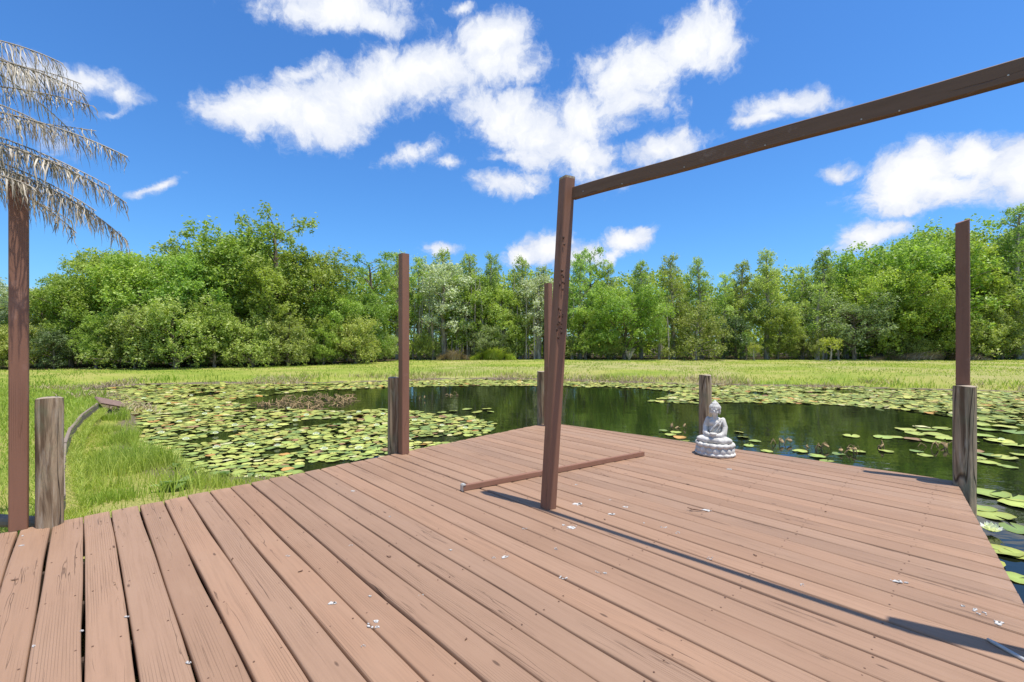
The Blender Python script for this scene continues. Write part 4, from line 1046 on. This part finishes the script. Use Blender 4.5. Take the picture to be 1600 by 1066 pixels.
def tree_skeleton(H, spread, base, kind, seed):
    """returns branch paths with radii, and clump centres with radii"""
    r = random.Random(seed); paths = []; cen = []; rad = []
    tr = H*.016+.03
    lean = (r.uniform(-.05, .05)*H, r.uniform(-.05, .05)*H)
    def tp(t): return Vector((lean[0]*t+.12*math.sin(t*5+seed)*t, lean[1]*t+.12*math.cos(t*4+seed)*t, H*t))
    top = .94 if kind != 'round' else .72
    paths.append(([tp(top*i/7) for i in range(8)], [tr*(1.25-.95*i/7) for i in range(8)]))
    nb = {'broad': 30, 'cypress': 40, 'bush': 22, 'round': 34, 'pine': 22, 'sapling': 7, 'cone': 16, 'wispy': 26}[kind]
    for k in range(nb):
        f = (k+.5)/nb; a = k*2.4+r.uniform(-.5, .5)
        if kind == 'cypress': t = base+(1-base)*f*.97; L_ = spread*(1.0-.78*f**1.3)*r.uniform(.55, 1.15); rise = r.uniform(-.05, .65)
        elif kind == 'wispy': t = base+(1-base)*f*.97; L_ = spread*(.5+.6*math.sin(f*2.8))*r.uniform(.5, 1.1); rise = r.uniform(.2, .7)
        elif kind == 'pine': t = base+(1-base)*f*.98; L_ = spread*(1.0-.75*f)*r.uniform(.7, 1.1); rise = r.uniform(.1, .35)
        elif kind == 'cone': t = .05+.92*f; L_ = spread*(1.0-.9*f)*r.uniform(.85, 1.1); rise = .25
        elif kind == 'bush': t = .02+.72*f; L_ = spread*(1.0-.35*f)*r.uniform(.7, 1.1); rise = r.uniform(.15, .9)
        elif kind == 'round': t = base+(.72-base)*f; L_ = spread*r.uniform(.65, 1.05)*(.72+.4*math.sin(f*3.0)); rise = r.uniform(.15, .95)
        elif kind == 'sapling': t = .35+.6*f; L_ = spread*r.uniform(.6, 1.1)*(1-.3*f); rise = r.uniform(.3, .7)
        else: t = base+(.93-base)*f; L_ = spread*(.80+.35*math.sin(f*2.6)-.45*f)*r.uniform(.65, 1.15); rise = r.uniform(.1, .75)
        p0 = tp(min(t, .97)); d = Vector((math.cos(a), math.sin(a), rise)); p1 = p0+d*L_*.5+Vector((0, 0, .05*L_)); p2 = p0+d*L_
        br = tr*(1-.8*t)*.55+.006
        paths.append(([p0, p1, p2], [br, br*.65, br*.25]))
        ts_ = (1.2-.75*f) if kind in ('cypress', 'pine') else 1.0
        cs = ts_*{'cypress': .22, 'wispy': .22, 'pine': .26, 'cone': .30, 'sapling': .34, 'bush': .27, 'round': .23, 'broad': .25}[kind]*spread
        m = 3 if kind in ('round', 'broad', 'cypress', 'bush') else 2
        for q in range(m):
            s = .45+.55*(q+.6)/m; c = p0.lerp(p2, s)+Vector((r.uniform(-1, 1), r.uniform(-1, 1), r.uniform(-.9, 1.2)))*cs*.55
            if c.z < .25: c.z = .25+r.random()*.2
            cen.append(np.array(c)); rad.append(cs*r.uniform(.5, 1.35))
    c = tp(top); cen.append(np.array(c)); rad.append(spread*(.16 if kind in ('cypress', 'pine', 'cone', 'wispy') else .34))
    return paths, cen, rad
TP = {}
def make_proto(key, kind, H, spread, base, per, leaf, mat, bark, seeds, flat=.8, outer=.5, droop=0, aspect=.55):
    out = []
    for sd_ in seeds:
        paths, cen, rad = tree_skeleton(H, spread, base, kind, sd_)
        bm = bmesh.new()
        for i, (p, rr) in enumerate(paths): bm_add(bm, tube(p, rr, 8 if i == 0 else 5, caps=False))
        tm = bm_mesh('trunk', bm); tm.materials.append(bark); tm.polygons.foreach_set('use_smooth', [True]*len(tm.polygons))
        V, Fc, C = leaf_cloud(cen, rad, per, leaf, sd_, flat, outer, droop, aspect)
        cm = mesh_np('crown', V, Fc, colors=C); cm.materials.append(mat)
        out.append((tm, cm, float(V[:, 2].max()), float((np.percentile(V[:, 0], 98)-np.percentile(V[:, 0], 2)))))
    TP[key] = out
make_proto('broad', 'broad', 8.6, 2.7, .08, 560, .165, M_leafA, M_bark, (1, 2, 3, 4), 1.1, .62)
make_proto('cypress', 'cypress', 9.4, 2.0, .30, 900, .13, M_leafB, M_barkpale, (11, 12, 13, 14), .95, .3, .15, .45)
make_proto('bush', 'bush', 4.2, 2.1, .02, 700, .13, M_leafC, M_bark, (21, 22, 23, 24), 1.15, .62)
make_proto('round', 'round', 9.5, 3.9, .06, 460, .165, M_leafD, M_bark, (31, 32), 1.05, .62)
make_proto('silver', 'broad', 8.0, 1.9, .25, 430, .17, M_leafE, M_barkpale, (41,), .85, .4)
make_proto('olive', 'round', 5.6, 2.8, .18, 420, .13, M_leafO, M_bark, (51, 52), .8, .4)
make_proto('dark', 'broad', 5.5, 1.9, .05, 420, .17, M_leafK, M_bark, (61,), .85)
make_proto('wispy', 'wispy', 8.6, 2.1, .15, 800, .14, M_leafA, M_bark, (71, 72), .8, .2)
make_proto('pine', 'pine', 7.0, 1.5, .3, 520, .17, M_leafB, M_barkpale, (81,), .6, .2, 0, .3)
make_proto('sapling', 'sapling', 2.4, .95, .3, 620, .13, M_leafY, M_barkpale, (91, 92), .7, .3)
make_proto('cone', 'cone', 2.5, .75, 0, 1400, .09, M_leafP, M_bark, (95,), .9, .4, -.3, .35)
make_proto('pale', 'bush', 5.2, 2.3, .1, 460, .14, M_leafC, M_barkpale, (97,), .85)
TREES = [  # kind, pixel x, metres behind the foot of the wood, pixel row of the top, pixel width, label
 ('silver', -8, 1.0, 432, 90, 'pale feathery tree at the far left edge behind the palm post'),
 ('broad', 60, 2.5, 440, 120, 'low rounded green tree just right of the palm post'),
 ('broad', 112, 2.0, 424, 120, 'rounded green tree second in from the palm post'),
 ('broad', 165, 3.5, 384, 110, 'green tree whose top touches the tip of the lowest palm frond'),
 ('broad', 222, 2.2, 388, 130, 'wide green tree between the palm fronds and the bare topped tree'),
 ('wispy', 287, 3.4, 362, 90, 'taller tree with a flat tuft on top left of the tall stand'),
 ('broad', 300, 1.8, 392, 150, 'yellow green broad tree below the flat tufted treetop'),
 ('broad', 372, 2.6, 346, 120, 'light green tree left beside the tallest narrow tree'),
 ('wispy', 440, 2.6, 326, 95, 'tallest narrow open tree above the left part of the wood'),
 ('broad', 425, 1.4, 402, 140, 'dense dark tree directly below the tallest narrow tree'),
 ('broad', 488, 2.2, 382, 90, 'green tree right beside the tallest narrow tree'),
 ('broad', 522, 1.2, 448, 110, 'lower green tree at the dip in the skyline'),
 ('cypress', 540, 5, 425, 60, 'thin pale treetop in the dip of the skyline'),
 ('wispy', 578, 2.6, 390, 100, 'loose tree left of the post by the streaky piling'),
 ('cypress', 620, 3.0, 388, 120, 'feathery light green cypress directly behind the post by the streaky piling'),
 ('broad', 570, 1.0, 455, 100, 'yellow green leafy tree below the loose tree'),
 ('cypress', 655, 1.8, 395, 100, 'feathery cypress just right of the post by the streaky piling'),
 ('silver', 694, .6, 402, 90, 'silvery white leaved tree in the middle of the wood'),
 ('cypress', 692, 3.2, 386, 90, 'pale cypress top behind the silvery tree'),
 ('broad', 738, 1.0, 425, 95, 'bright yellow green tree right of the silvery tree'),
 ('cypress', 728, 2.8, 392, 80, 'cypress with a pointed top right behind the bright green tree'),
 ('cypress', 762, 2.4, 392, 85, 'light cypress under the left edge of the low white cloud'),
 ('cypress', 812, 1.4, 396, 110, 'tall straight cypress in front of the low white cloud'),
 ('broad', 788, .6, 440, 90, 'leafy green tree left of the far brown post'),
 ('cypress', 852, 2.6, 412, 80, 'cypress whose top stands behind the far brown post'),
 ('silver', 842, 1.0, 425, 60, 'small silvery tree left beside the leaning post'),
 ('cypress', 906, 1.6, 390, 100, 'tall light green cypress right beside the leaning post'),
 ('wispy', 920, 3.0, 382, 50, 'thin spindly treetop right of the leaning post'),
 ('broad', 915, .4, 478, 80, 'low bright green tree right of the leaning post foot'),
 ('cypress', 950, 2.6, 408, 90, 'cypress below the small oval cloud'),
 ('round', 975, .7, 440, 130, 'broad bright crowned tree right of the leaning post'),
 ('cypress', 1002, 2.8, 404, 90, 'cypress behind the broad bright crowned tree'),
 ('cypress', 1052, 1.8, 392, 110, 'tall cypress behind the pale rounded tree'),
 ('cypress', 1096, 2.2, 398, 80, 'cypress with a forked top above the slim piling'),
 ('pale', 1086, .0, 468, 110, 'pale yellow green rounded tree above the slim piling'),
 ('cypress', 1030, .9, 470, 60, 'short cypress between bright crowned tree and pale rounded tree'),
 ('cypress', 1130, 2.0, 424, 70, 'low cypress at the gap in the skyline'),
 ('dark', 1150, .6, 484, 85, 'dark leaved tree left of the small dark cone bush'),
 ('cypress', 1160, 2.6, 404, 80, 'cypress left neighbour of the tall pair right of the gap'),
 ('cypress', 1198, 1.2, 386, 110, 'tall layered cypress with a visible pale trunk right of the gap'),
 ('broad', 1215, .3, 480, 110, 'yellow green bushy tree between the two saplings'),
 ('cypress', 1250, 2.2, 412, 80, 'cypress between the layered cypress and the pine'),
 ('cypress', 1288, 2.0, 384, 100, 'tall cypress left of the big domed tree'),
 ('pine', 1277, .0, 438, 60, 'slender pale pine with a thin straight trunk behind the right sapling'),
 ('olive', 1335, -.2, 450, 145, 'grey green oak with a short trunk right of the right sapling'),
 ('cypress', 1322, 2.6, 392, 80, 'cypress top under the white cloud left of the domed tree'),
 ('round', 1418, 2.4, 348, 230, 'big domed bright green tree left of the right hand post'),
 ('round', 1375, 1.4, 400, 130, 'middle sized round tree on the left shoulder of the domed tree'),
 ('broad', 1480, 3.4, 352, 120, 'green tree right behind the right hand post'),
 ('cypress', 1530, 3.0, 372, 90, 'pale green tree just right of the right hand post'),
 ('cypress', 1592, .6, 312, 210, 'towering layered tree at the right edge of the photo'),
 ('broad', 1650, 1.4, 330, 150, 'tall green tree just beyond the right edge'),
 ('broad', 1540, .8, 425, 110, 'middle green tree between the post and the towering tree'),
 ('round', 1440, .4, 452, 150, 'low spreading tree under the big domed tree'),
 ('dark', 85, .3, 505, 110, 'dark green low tree right of the palm post'),
 ('broad', 150, .2, 482, 120, 'second leafy shrub from the palm post at the edge of the lawn'),
 ('bush', 212, .3, 470, 110, 'tall bush below the wide green tree'),
 ('bush', 275, .0, 458, 110, 'yellowish tall bush left of the middle of the left wood'),
 ('broad', 335, .2, 470, 110, 'leafy green tree between yellowish tall bush and paired pale bushes'),
 ('bush', 395, .0, 486, 90, 'left one of two paired pale bushes under the dark tree'),
 ('bush', 450, .0, 486, 95, 'right one of two paired pale bushes under the dark tree'),
 ('broad', 505, .2, 500, 100, 'leafy green tree left of the reddish topped bush'),
 ('bush', 555, .0, 484, 95, 'reddish yellow topped bush left of the streaky piling'),
 ('bush', 602, .2, 516, 70, 'low bush right behind the streaky piling post'),
 ('bush', 28, .6, 500, 90, 'bush directly behind the palm post'),
 ('bush', -30, .6, 490, 90, 'bush just left of the photo edge'),
 ('bush', 668, .2, 516, 70, 'low leafy bush just right of the post by the streaky piling'),
 ('bush', 800, .6, 512, 60, 'small bush under the tall straight cypress'),
 ('olive', 765, -.3, 505, 70, 'small grey green tree with a thin trunk standing on the meadow edge'),
 ('bush', 878, .5, 520, 60, 'small bush behind the leaning post foot'),
 ('bush', 960, .6, 520, 80, 'bush under the broad bright crowned tree'),
 ('bush', 1500, -.1, 468, 160, 'big spreading bush behind the right hand post'),
 ('bush', 1565, .3, 482, 90, 'bush below the towering layered tree'),
 ('bush', 1410, .2, 500, 90, 'bush between the grey green oak and the big spreading bush'),
 ('bush', 1255, .3, 505, 70, 'bush between the yellow green tree and the right sapling'),
 ('bush', 1640, .3, 480, 120, 'bush just beyond the right photo edge'),
 ('cone', 1165, -.3, 517, 40, 'small dark green cone shaped shrub left of the left sapling'),
 ('sapling', 1178, -1.2, 533, 34, 'small left sapling with few yellow green leaves on the meadow'),
 ('sapling', 1297, -2.2, 522, 40, 'young right sapling with bright yellow green leaves on the meadow'),
]
CATS = {'bush': 'bush', 'cone': 'shrub', 'sapling': 'sapling'}
NAMES = {'broad': 'broadleaf_tree', 'cypress': 'cypress_tree', 'bush': 'bush', 'round': 'broadleaf_tree', 'silver': 'silvery_tree', 'olive': 'oak_tree', 'dark': 'broadleaf_tree', 'wispy': 'open_tree',
         'pine': 'pine_tree', 'sapling': 'sapling', 'cone': 'cone_shrub', 'pale': 'broadleaf_tree'}
def plant(kind, x, back, ytop, wpx, label, group, k, backm=0):
    rg = random.Random(k*13+5); Y = F*(CH-LAWNZ)/(treeline_y(x)-533)+back; X = (x-800)/F*Y
    gz = float(ground_z(np.array([X]), np.array([Y]))[0]); H = CH+(533-ytop)/F*Y-gz; Wd = wpx/F*Y
    tm, cm, h0, w0 = rg.choice(TP[kind]); t = empty(NAMES[kind], (X, Y, gz-.03), rg.uniform(0, 6.28))
    sz = H/h0; sx = Wd/w0*1.08; sx = min(max(sx, sz*.45), sz*1.25)*(.84 if kind == 'cypress' else 1); t.scale = (sx, sx, sz)
    tag(t, label, CATS.get(kind, 'tree'), group)
    for nm, me in (('trunk', tm), ('crown', cm)):
        o = bpy.data.objects.new(nm, me); COL.objects.link(o); o.parent = t
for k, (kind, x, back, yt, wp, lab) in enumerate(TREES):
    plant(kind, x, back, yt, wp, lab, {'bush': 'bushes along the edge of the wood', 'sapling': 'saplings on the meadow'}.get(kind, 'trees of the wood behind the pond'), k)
# dry bare shrub right of the leaning post
def bare_shrub():
    p = at(983, 563.5, LAWNZ); bm = bmesh.new(); rg = random.Random(4)
    for k in range(26):
        a = rg.uniform(0, 6.28); s = rg.uniform(.25, .6); d = Vector((math.cos(a)*s, math.sin(a)*s, 1)).normalized(); L_ = rg.uniform(.6, 1.05)
        bm_add(bm, tube([Vector((0, 0, 0)), d*L_*.5, d*L_+Vector((0, 0, .02))], [.02, .014, .005], 4))
    o = link('dry_shrub', bm_mesh('dry_shrub', bm), M_barkpale); o.location = p; tag(o, 'small bare pale shrub at the foot of the wood right of the leaning post', 'shrub')
bare_shrub()
# the depth of the wood behind the trees one can tell apart: one leafy mass
def deep_wood():
    r = np.random.default_rng(99); cen, rad = [], []
    sky_ = [(-200, 445), (0, 455), (60, 450), (120, 445), (165, 402), (230, 405), (290, 395), (330, 400), (380, 375), (450, 395), (500, 420), (530, 462), (560, 435), (600, 412), (700, 412), (800, 418), (880, 428), (950, 425), (1050, 418), (1110, 440), (1130, 455), (1200, 415), (1260, 428), (1300, 412), (1350, 395), (1420, 372), (1500, 372), (1560, 370), (1640, 340), (1900, 340)]
    for row, back in enumerate((4.5, 6.5, 9.0, 11.5, 14.0)):
        for x in np.arange(-160, 1780, 20):
            px = x+r.uniform(-9, 9); Y = F*(CH-LAWNZ)/(treeline_y(px)-533)+back+r.uniform(-.8, .8); X = (px-800)/F*Y
            ht = CH+(533-np.interp(px, [s[0] for s in sky_], [s[1] for s in sky_])-r.uniform(0, 22))/F*Y
            z = .2
            while z < ht:
                q = r.uniform(.5, .9); cen.append(np.array((X+r.uniform(-.5, .5), Y+r.uniform(-.6, .6), min(z, ht-.4)))); rad.append(q); z += q*1.25
    V, Fc, C = leaf_cloud(cen, rad, 130, .24, 3, .85, .3)
    # scattered thin trunks of the depth
    o = link('deep_wood', mesh_np('deep_wood', V, Fc, colors=C), M_leafD); tag(o, 'dense green depth of the wood behind the front trees', 'wood', kind='stuff')
    print('deep wood', len(Fc))
deep_wood()
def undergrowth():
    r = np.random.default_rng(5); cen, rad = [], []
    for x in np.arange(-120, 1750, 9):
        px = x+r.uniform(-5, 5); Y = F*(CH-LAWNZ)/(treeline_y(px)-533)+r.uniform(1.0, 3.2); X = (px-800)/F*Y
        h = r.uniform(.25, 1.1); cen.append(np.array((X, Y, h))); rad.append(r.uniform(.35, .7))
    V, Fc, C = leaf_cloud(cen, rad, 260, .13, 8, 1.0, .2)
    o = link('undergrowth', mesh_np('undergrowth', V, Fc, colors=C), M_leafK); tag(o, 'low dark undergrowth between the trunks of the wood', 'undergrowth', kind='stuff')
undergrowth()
def stems():
    """thin pale trunks seen standing at the foot of the wood"""
    rg = random.Random(12)
    me = {}
    for v in range(3):
        bm = tube([(0, 0, -.2), (.03*v, .02, 1.2), (-.05+.05*v, .04, 2.6), (.02, .05*v, 4.2)], [.07, .06, .05, .025], 7); m = bm_mesh('thin_trunk', bm); m.materials.append(M_barkpale); me[v] = m
    spots = [(655, 'thin pale trunk right of the post by the streaky piling'), (676, 'thin pale trunk below the silvery tree'), (715, 'slender pale trunk beside the silvery tree'), (731, 'thin trunk under the bright yellow green tree'), (785, 'thin pale trunk left of the far brown post'), (805, 'second thin trunk left of the far brown post'), (835, 'thin trunk right next to the far brown post'),
             (893, 'slanting thin trunk right of the leaning post foot'), (1045, 'thin trunk left of the pale rounded tree'), (1310, 'thin trunk right of the right sapling'), (1560, 'slanting pale trunk under the towering tree'), (1285, 'thin trunk just left of the right sapling')]
    for k, (x, lab) in enumerate(spots):
        Y = F*(CH-LAWNZ)/(treeline_y(x)-533)+rg.uniform(-.1, .5); o = bpy.data.objects.new('thin_trunk', me[k % 3]); COL.objects.link(o)
        X = (x-800)/F*Y; o.location = (X, Y, float(ground_z(np.array([X]), np.array([Y]))[0])); o.rotation_euler = (rg.uniform(-.05, .05), -.2 if x in (893, 1560) else rg.uniform(-.05, .05), rg.uniform(0, .4)); tag(o, lab, 'tree trunk', 'thin trunks at the foot of the wood')
stems()
def more_stems():
    rg = random.Random(77)
    for v in range(3):
        bm = tube([(0, 0, -.2), (.05*(v-1), .02, 2.0), (-.04+.06*v, .04, 4.2), (.05, .05*v, 6.4)], [.065, .055, .045, .02], 6)
        for q in range(5):
            z = 2.2+q*.8; a = rg.uniform(0, 6.28); bm_add(bm, tube([(0, 0, z), (math.cos(a)*.35, math.sin(a)*.35, z+.25), (math.cos(a)*.7, math.sin(a)*.7, z+.6)], [.02, .013, .006], 4))
        m = bm_mesh('thin_trunk', bm); m.materials.append(M_barkpale)
        for x in np.arange(645+v*9, 905, 27):
            px = x+rg.uniform(-9, 9); Y = F*(CH-LAWNZ)/(treeline_y(px)-533)+rg.uniform(.2, 1.6); X = (px-800)/F*Y
            o = bpy.data.objects.new('thin_trunk', m); COL.objects.link(o); o.location = (X, Y, float(ground_z(np.array([X]), np.array([Y]))[0])); o.rotation_euler = (rg.uniform(-.06, .06), rg.uniform(-.06, .06), rg.uniform(0, 6))
            o.scale = (1, 1, rg.uniform(.7, 1.05)); tag(o, 'very thin grey pole trunk in the shade of the middle of the wood', 'tree trunk', 'pole trunks in the middle of the wood')
more_stems()

# ------------------------------------------------------------------ broad leaves in the marsh by the deck
def marsh_leaves():
    bm0 = None
    def leafm(seed, L_, wv):
        r = random.Random(seed); n = 7; V = []
        for i in range(n):
            t = i/(n-1); w = wv*math.sin(math.pi*(t*.86+.10))**.8*(1 if i < n-1 else .1); x = L_*t; z = .28*L_*math.sin(t*2.2)
            V += [(x, -w, z+.25*w), (x, 0, z-.0), (x, w, z+.25*w)]
        Fc = []
        for i in range(n-1):
            for j in range(2): a = i*3+j; Fc.append((a, a+3, a+4, a+1))
        me = mesh_np('leaf', np.array(V), np.array(Fc), colors=np.tile(np.array((r.uniform(.1, .9), r.random(), 0)), (len(V), 1))); me.materials.append(M_padleaf); me.polygons.foreach_set('use_smooth', [True]*len(me.polygons)); return me
    ms = [leafm(s, .24, .085) for s in range(4)]; rg = random.Random(6)
    spots = [(262, 772, 6, .8, 'low plant with broad dark green leaves beside the deck boards'), (292, 764, 4, .8, 'pale green broad leaves touching the deck edge'), (240, 722, 5, .55, 'pale broad leaved plant at the muddy end of the marsh grass'), (275, 728, 6, .5, 'broad leaved plant where pads meet the marsh grass'),
             (300, 735, 5, .55, 'glossy green leaves right of the marsh grass'), (350, 742, 6, .5, 'dark leaved plant at the pad field near the deck'), (392, 740, 6, .5, 'lifted green leaves between pads and deck edge'), (200, 705, 4, .5, 'small leafy plant at the left muddy shore')]
    for x, y, n, s, lab in spots:
        p = at(x, y, WZ+.08); gz = float(ground_z(np.array([p.x]), np.array([p.y]))[0]); t = empty('broad_leaved_plant', (p.x, p.y, max(gz, WZ))); t.scale = (s, s, s*.7); tag(t, lab, 'plant')
        for k in range(n):
            o = bpy.data.objects.new('leaf', rg.choice(ms)); COL.objects.link(o); o.parent = t; o.rotation_euler = (rg.uniform(-.5, .5), rg.uniform(-.9, -.1), k*6.28/n+rg.uniform(-.4, .4)); o.location = (0, 0, .02)
M_padleaf = mat_leaf('marsh_leaf', (.10, .19, .03), (.34, .44, .16), .35, 0, .2, .45)
marsh_leaves()

# ------------------------------------------------------------------ dry palm at the left
def build_palm():
    base = Vector((-4.75, 3.15, LAWNZ)); t = empty('dry_palm', base); tag(t, 'palm with drooping dry grey brown fronds reaching in above the left post', 'palm')
    bm = tube([Vector((0, 0, -.2)), Vector((.05, 0, 1)), Vector((.0, .05, 2.2)), Vector((.05, 0, 3.6))], [.17, .15, .14, .16], 16)
    link('trunk', bm_mesh('trunk', bm), M_bark, t, smooth=True)
    def frond(start, mid, tip, nl, ll, seed):
        r = np.random.default_rng(seed); S, Mi, T = (np.array(v) - np.array(base) for v in (start, mid, tip)); n = 40
        ts = np.linspace(0, 1, n); P = ((1-ts)**2)[:, None]*S+(2*ts*(1-ts))[:, None]*(2*Mi-.5*(S+T))+(ts**2)[:, None]*T
        Vs, Fs, Cs, o = [], [], [], 0
        for i in range(n-1):       # rachis as a thin four sided rod
            w = .011*(1-.8*ts[i])+.002; w2 = .011*(1-.8*ts[i+1])+.002
            for (p, ww) in ((P[i], w), (P[i+1], w2)):
                Vs.append(np.array([p+(-ww, 0, 0), p+(0, -ww, 0), p+(ww, 0, 0), p+(0, 0, ww)])); Cs.append(np.tile((.75, .5, 0), (4, 1)))
            Fs += [(o+a, o+(a+1) % 4, o+4+(a+1) % 4, o+4+a) for a in range(4)]; o += 8
        for k in range(nl):
            q = (k+.5)/nl; q = .04+.95*q; j = min(int(q*(n-1)), n-2); f = q*(n-1)-j; p = P[j]*(1-f)+P[j+1]*f; d = P[j+1]-P[j]; d /= np.linalg.norm(d)
            side = np.array((-d[1], d[0], 0)); side /= np.linalg.norm(side)+1e-9; s = 1 if k % 2 else -1
            L_ = ll*r.uniform(.6, 1.4)*(1-.55*q**3); out = d*r.uniform(.25, .7)+side*s*r.uniform(.1, .75)+np.array((0, 0, r.uniform(-.35, .1)))
            out /= np.linalg.norm(out); w = r.uniform(.0018, .0040); tw = r.uniform(-1, 1, 3)
            pts = [p]; dirn = out.copy(); m = 5; tilt = r.uniform(.35, .95)
            for i in range(m): dirn = dirn+np.array((0, 0, -tilt)); dirn /= np.linalg.norm(dirn); pts.append(pts[-1]+dirn*L_/m+r.normal(0, .006, 3))
            wd = np.cross(out, np.array((0, 0, 1)))+tw*.6; wd /= np.linalg.norm(wd)+1e-9
            tone = (r.uniform(.05, 1.0), r.random(), 0)
            for i, pt in enumerate(pts):
                ww = w*(1, 1.1, 1, .8, .5, .1)[i]; Vs.append(np.array([pt-wd*ww, pt+wd*ww])); Cs.append(np.tile(tone, (2, 1)))
            Fs += [(o+2*i, o+2*i+1, o+2*i+3, o+2*i+2) for i in range(m)]; o += 2*(m+1)
        link('frond', mesh_np('frond', np.concatenate(Vs), np.array(Fs), colors=np.concatenate(Cs)), M_frond, t)
    A = lambda x, y, Y: atY(x, y, Y)
    top = lambda dz: Vector((base.x+.12, base.y, dz))
    specs = [(top(3.42), A(-50, 54, 3.05), A(98, 100, 3.15), 110, .26), (top(3.28), A(-30, 88, 3.0), A(134, 150, 3.05), 120, .28), (top(3.1), A(-40, 96, 3.3), A(128, 132, 3.4), 90, .24),
             (top(3.02), A(-30, 133, 3.05), A(142, 166, 3.1), 110, .18), (top(2.9), A(-20, 172, 2.95), A(200, 246, 3.05), 170, .22), (top(2.9), A(-30, 182, 3.3), A(150, 205, 3.5), 90, .2),
             (top(2.75), A(-10, 222, 2.95), A(198, 318, 3.1), 180, .22), (top(2.7), A(-30, 226, 3.2), A(120, 266, 3.4), 90, .22), (top(2.6), A(0, 262, 2.95), A(200, 378, 3.15), 190, .22), (top(2.62), A(-10, 262, 3.1), A(160, 352, 3.3), 130, .2),
             (top(2.66), A(-40, 262, 2.9), A(62, 300, 2.93), 80, .2), (top(2.5), A(-20, 290, 3.4), A(110, 345, 3.6), 70, .2), (top(2.9), Vector((-4.0, 2.5, 3.3)), Vector((-3.6, 2.5, 2.9)), 70, .22),
             (top(3.3), A(-60, 70, 3.25), A(70, 140, 3.3), 80, .3), (top(3.0), A(-50, 150, 3.2), A(96, 214, 3.25), 90, .26), (top(2.9), A(-30, 205, 3.15), A(172, 292, 3.3), 110, .24), (top(2.7), A(-30, 244, 3.25), A(150, 330, 3.35), 110, .24), (top(2.75), A(-40, 214, 3.05), A(90, 262, 3.0), 90, .26), (top(2.55), A(-30, 275, 3.15), A(120, 365, 3.3), 90, .22),
             (top(3.4), Vector((-5.6, 3.6, 3.7)), Vector((-6.3, 4.2, 3.2)), 70, .3), (top(3.3), Vector((-5.3, 2.4, 3.6)), Vector((-5.8, 1.8, 3.0)), 70, .3), (top(3.4), Vector((-4.7, 4.1, 3.7)), Vector((-4.6, 5.0, 3.3)), 70, .3)]
    for i, (a, b, c, n, l) in enumerate(specs): frond(a, b, c, int(n*1.5), l, i+1)
build_palm()

# fallen specks: dry leaf bits on the deck and in its gaps
def debris():
    rg = random.Random(3)
    pts = [(178,854,.012),(24,906,.013),(363,874,.010),(607,870,.014),(470,893,.010),(945,812,.009),(865,826,.006),(1180,868,.01),(655,884,.007),(728,1000,.008),(1290,800,.006),(345,972,.006)]
    for k, (x, y, s) in enumerate(pts):
        p = at(x, y, .003); bm = bmesh.new(); vs = []
        for a in range(7):
            t = a/7*6.28; r = s*rg.uniform(.5, 1.1); vs.append(bm.verts.new((r*math.cos(t)*1.5, r*math.sin(t)*.5, .003*math.sin(t*2)+.003)))
        f = bm.faces.new(vs); e = bmesh.ops.extrude_face_region(bm, geom=[f]); bmesh.ops.translate(bm, vec=(0, 0, -.002), verts=[v for v in e['geom'] if isinstance(v, bmesh.types.BMVert)])
        o = link('leaf_scrap', bm_mesh('leaf_scrap', bm), M_rust); o.location = p; o.rotation_euler = (0, 0, rg.uniform(0, 3)); tag(o, 'tiny dark dry leaf scrap on the brown deck boards', 'leaf scrap', 'dark scraps scattered on the deck')
debris()
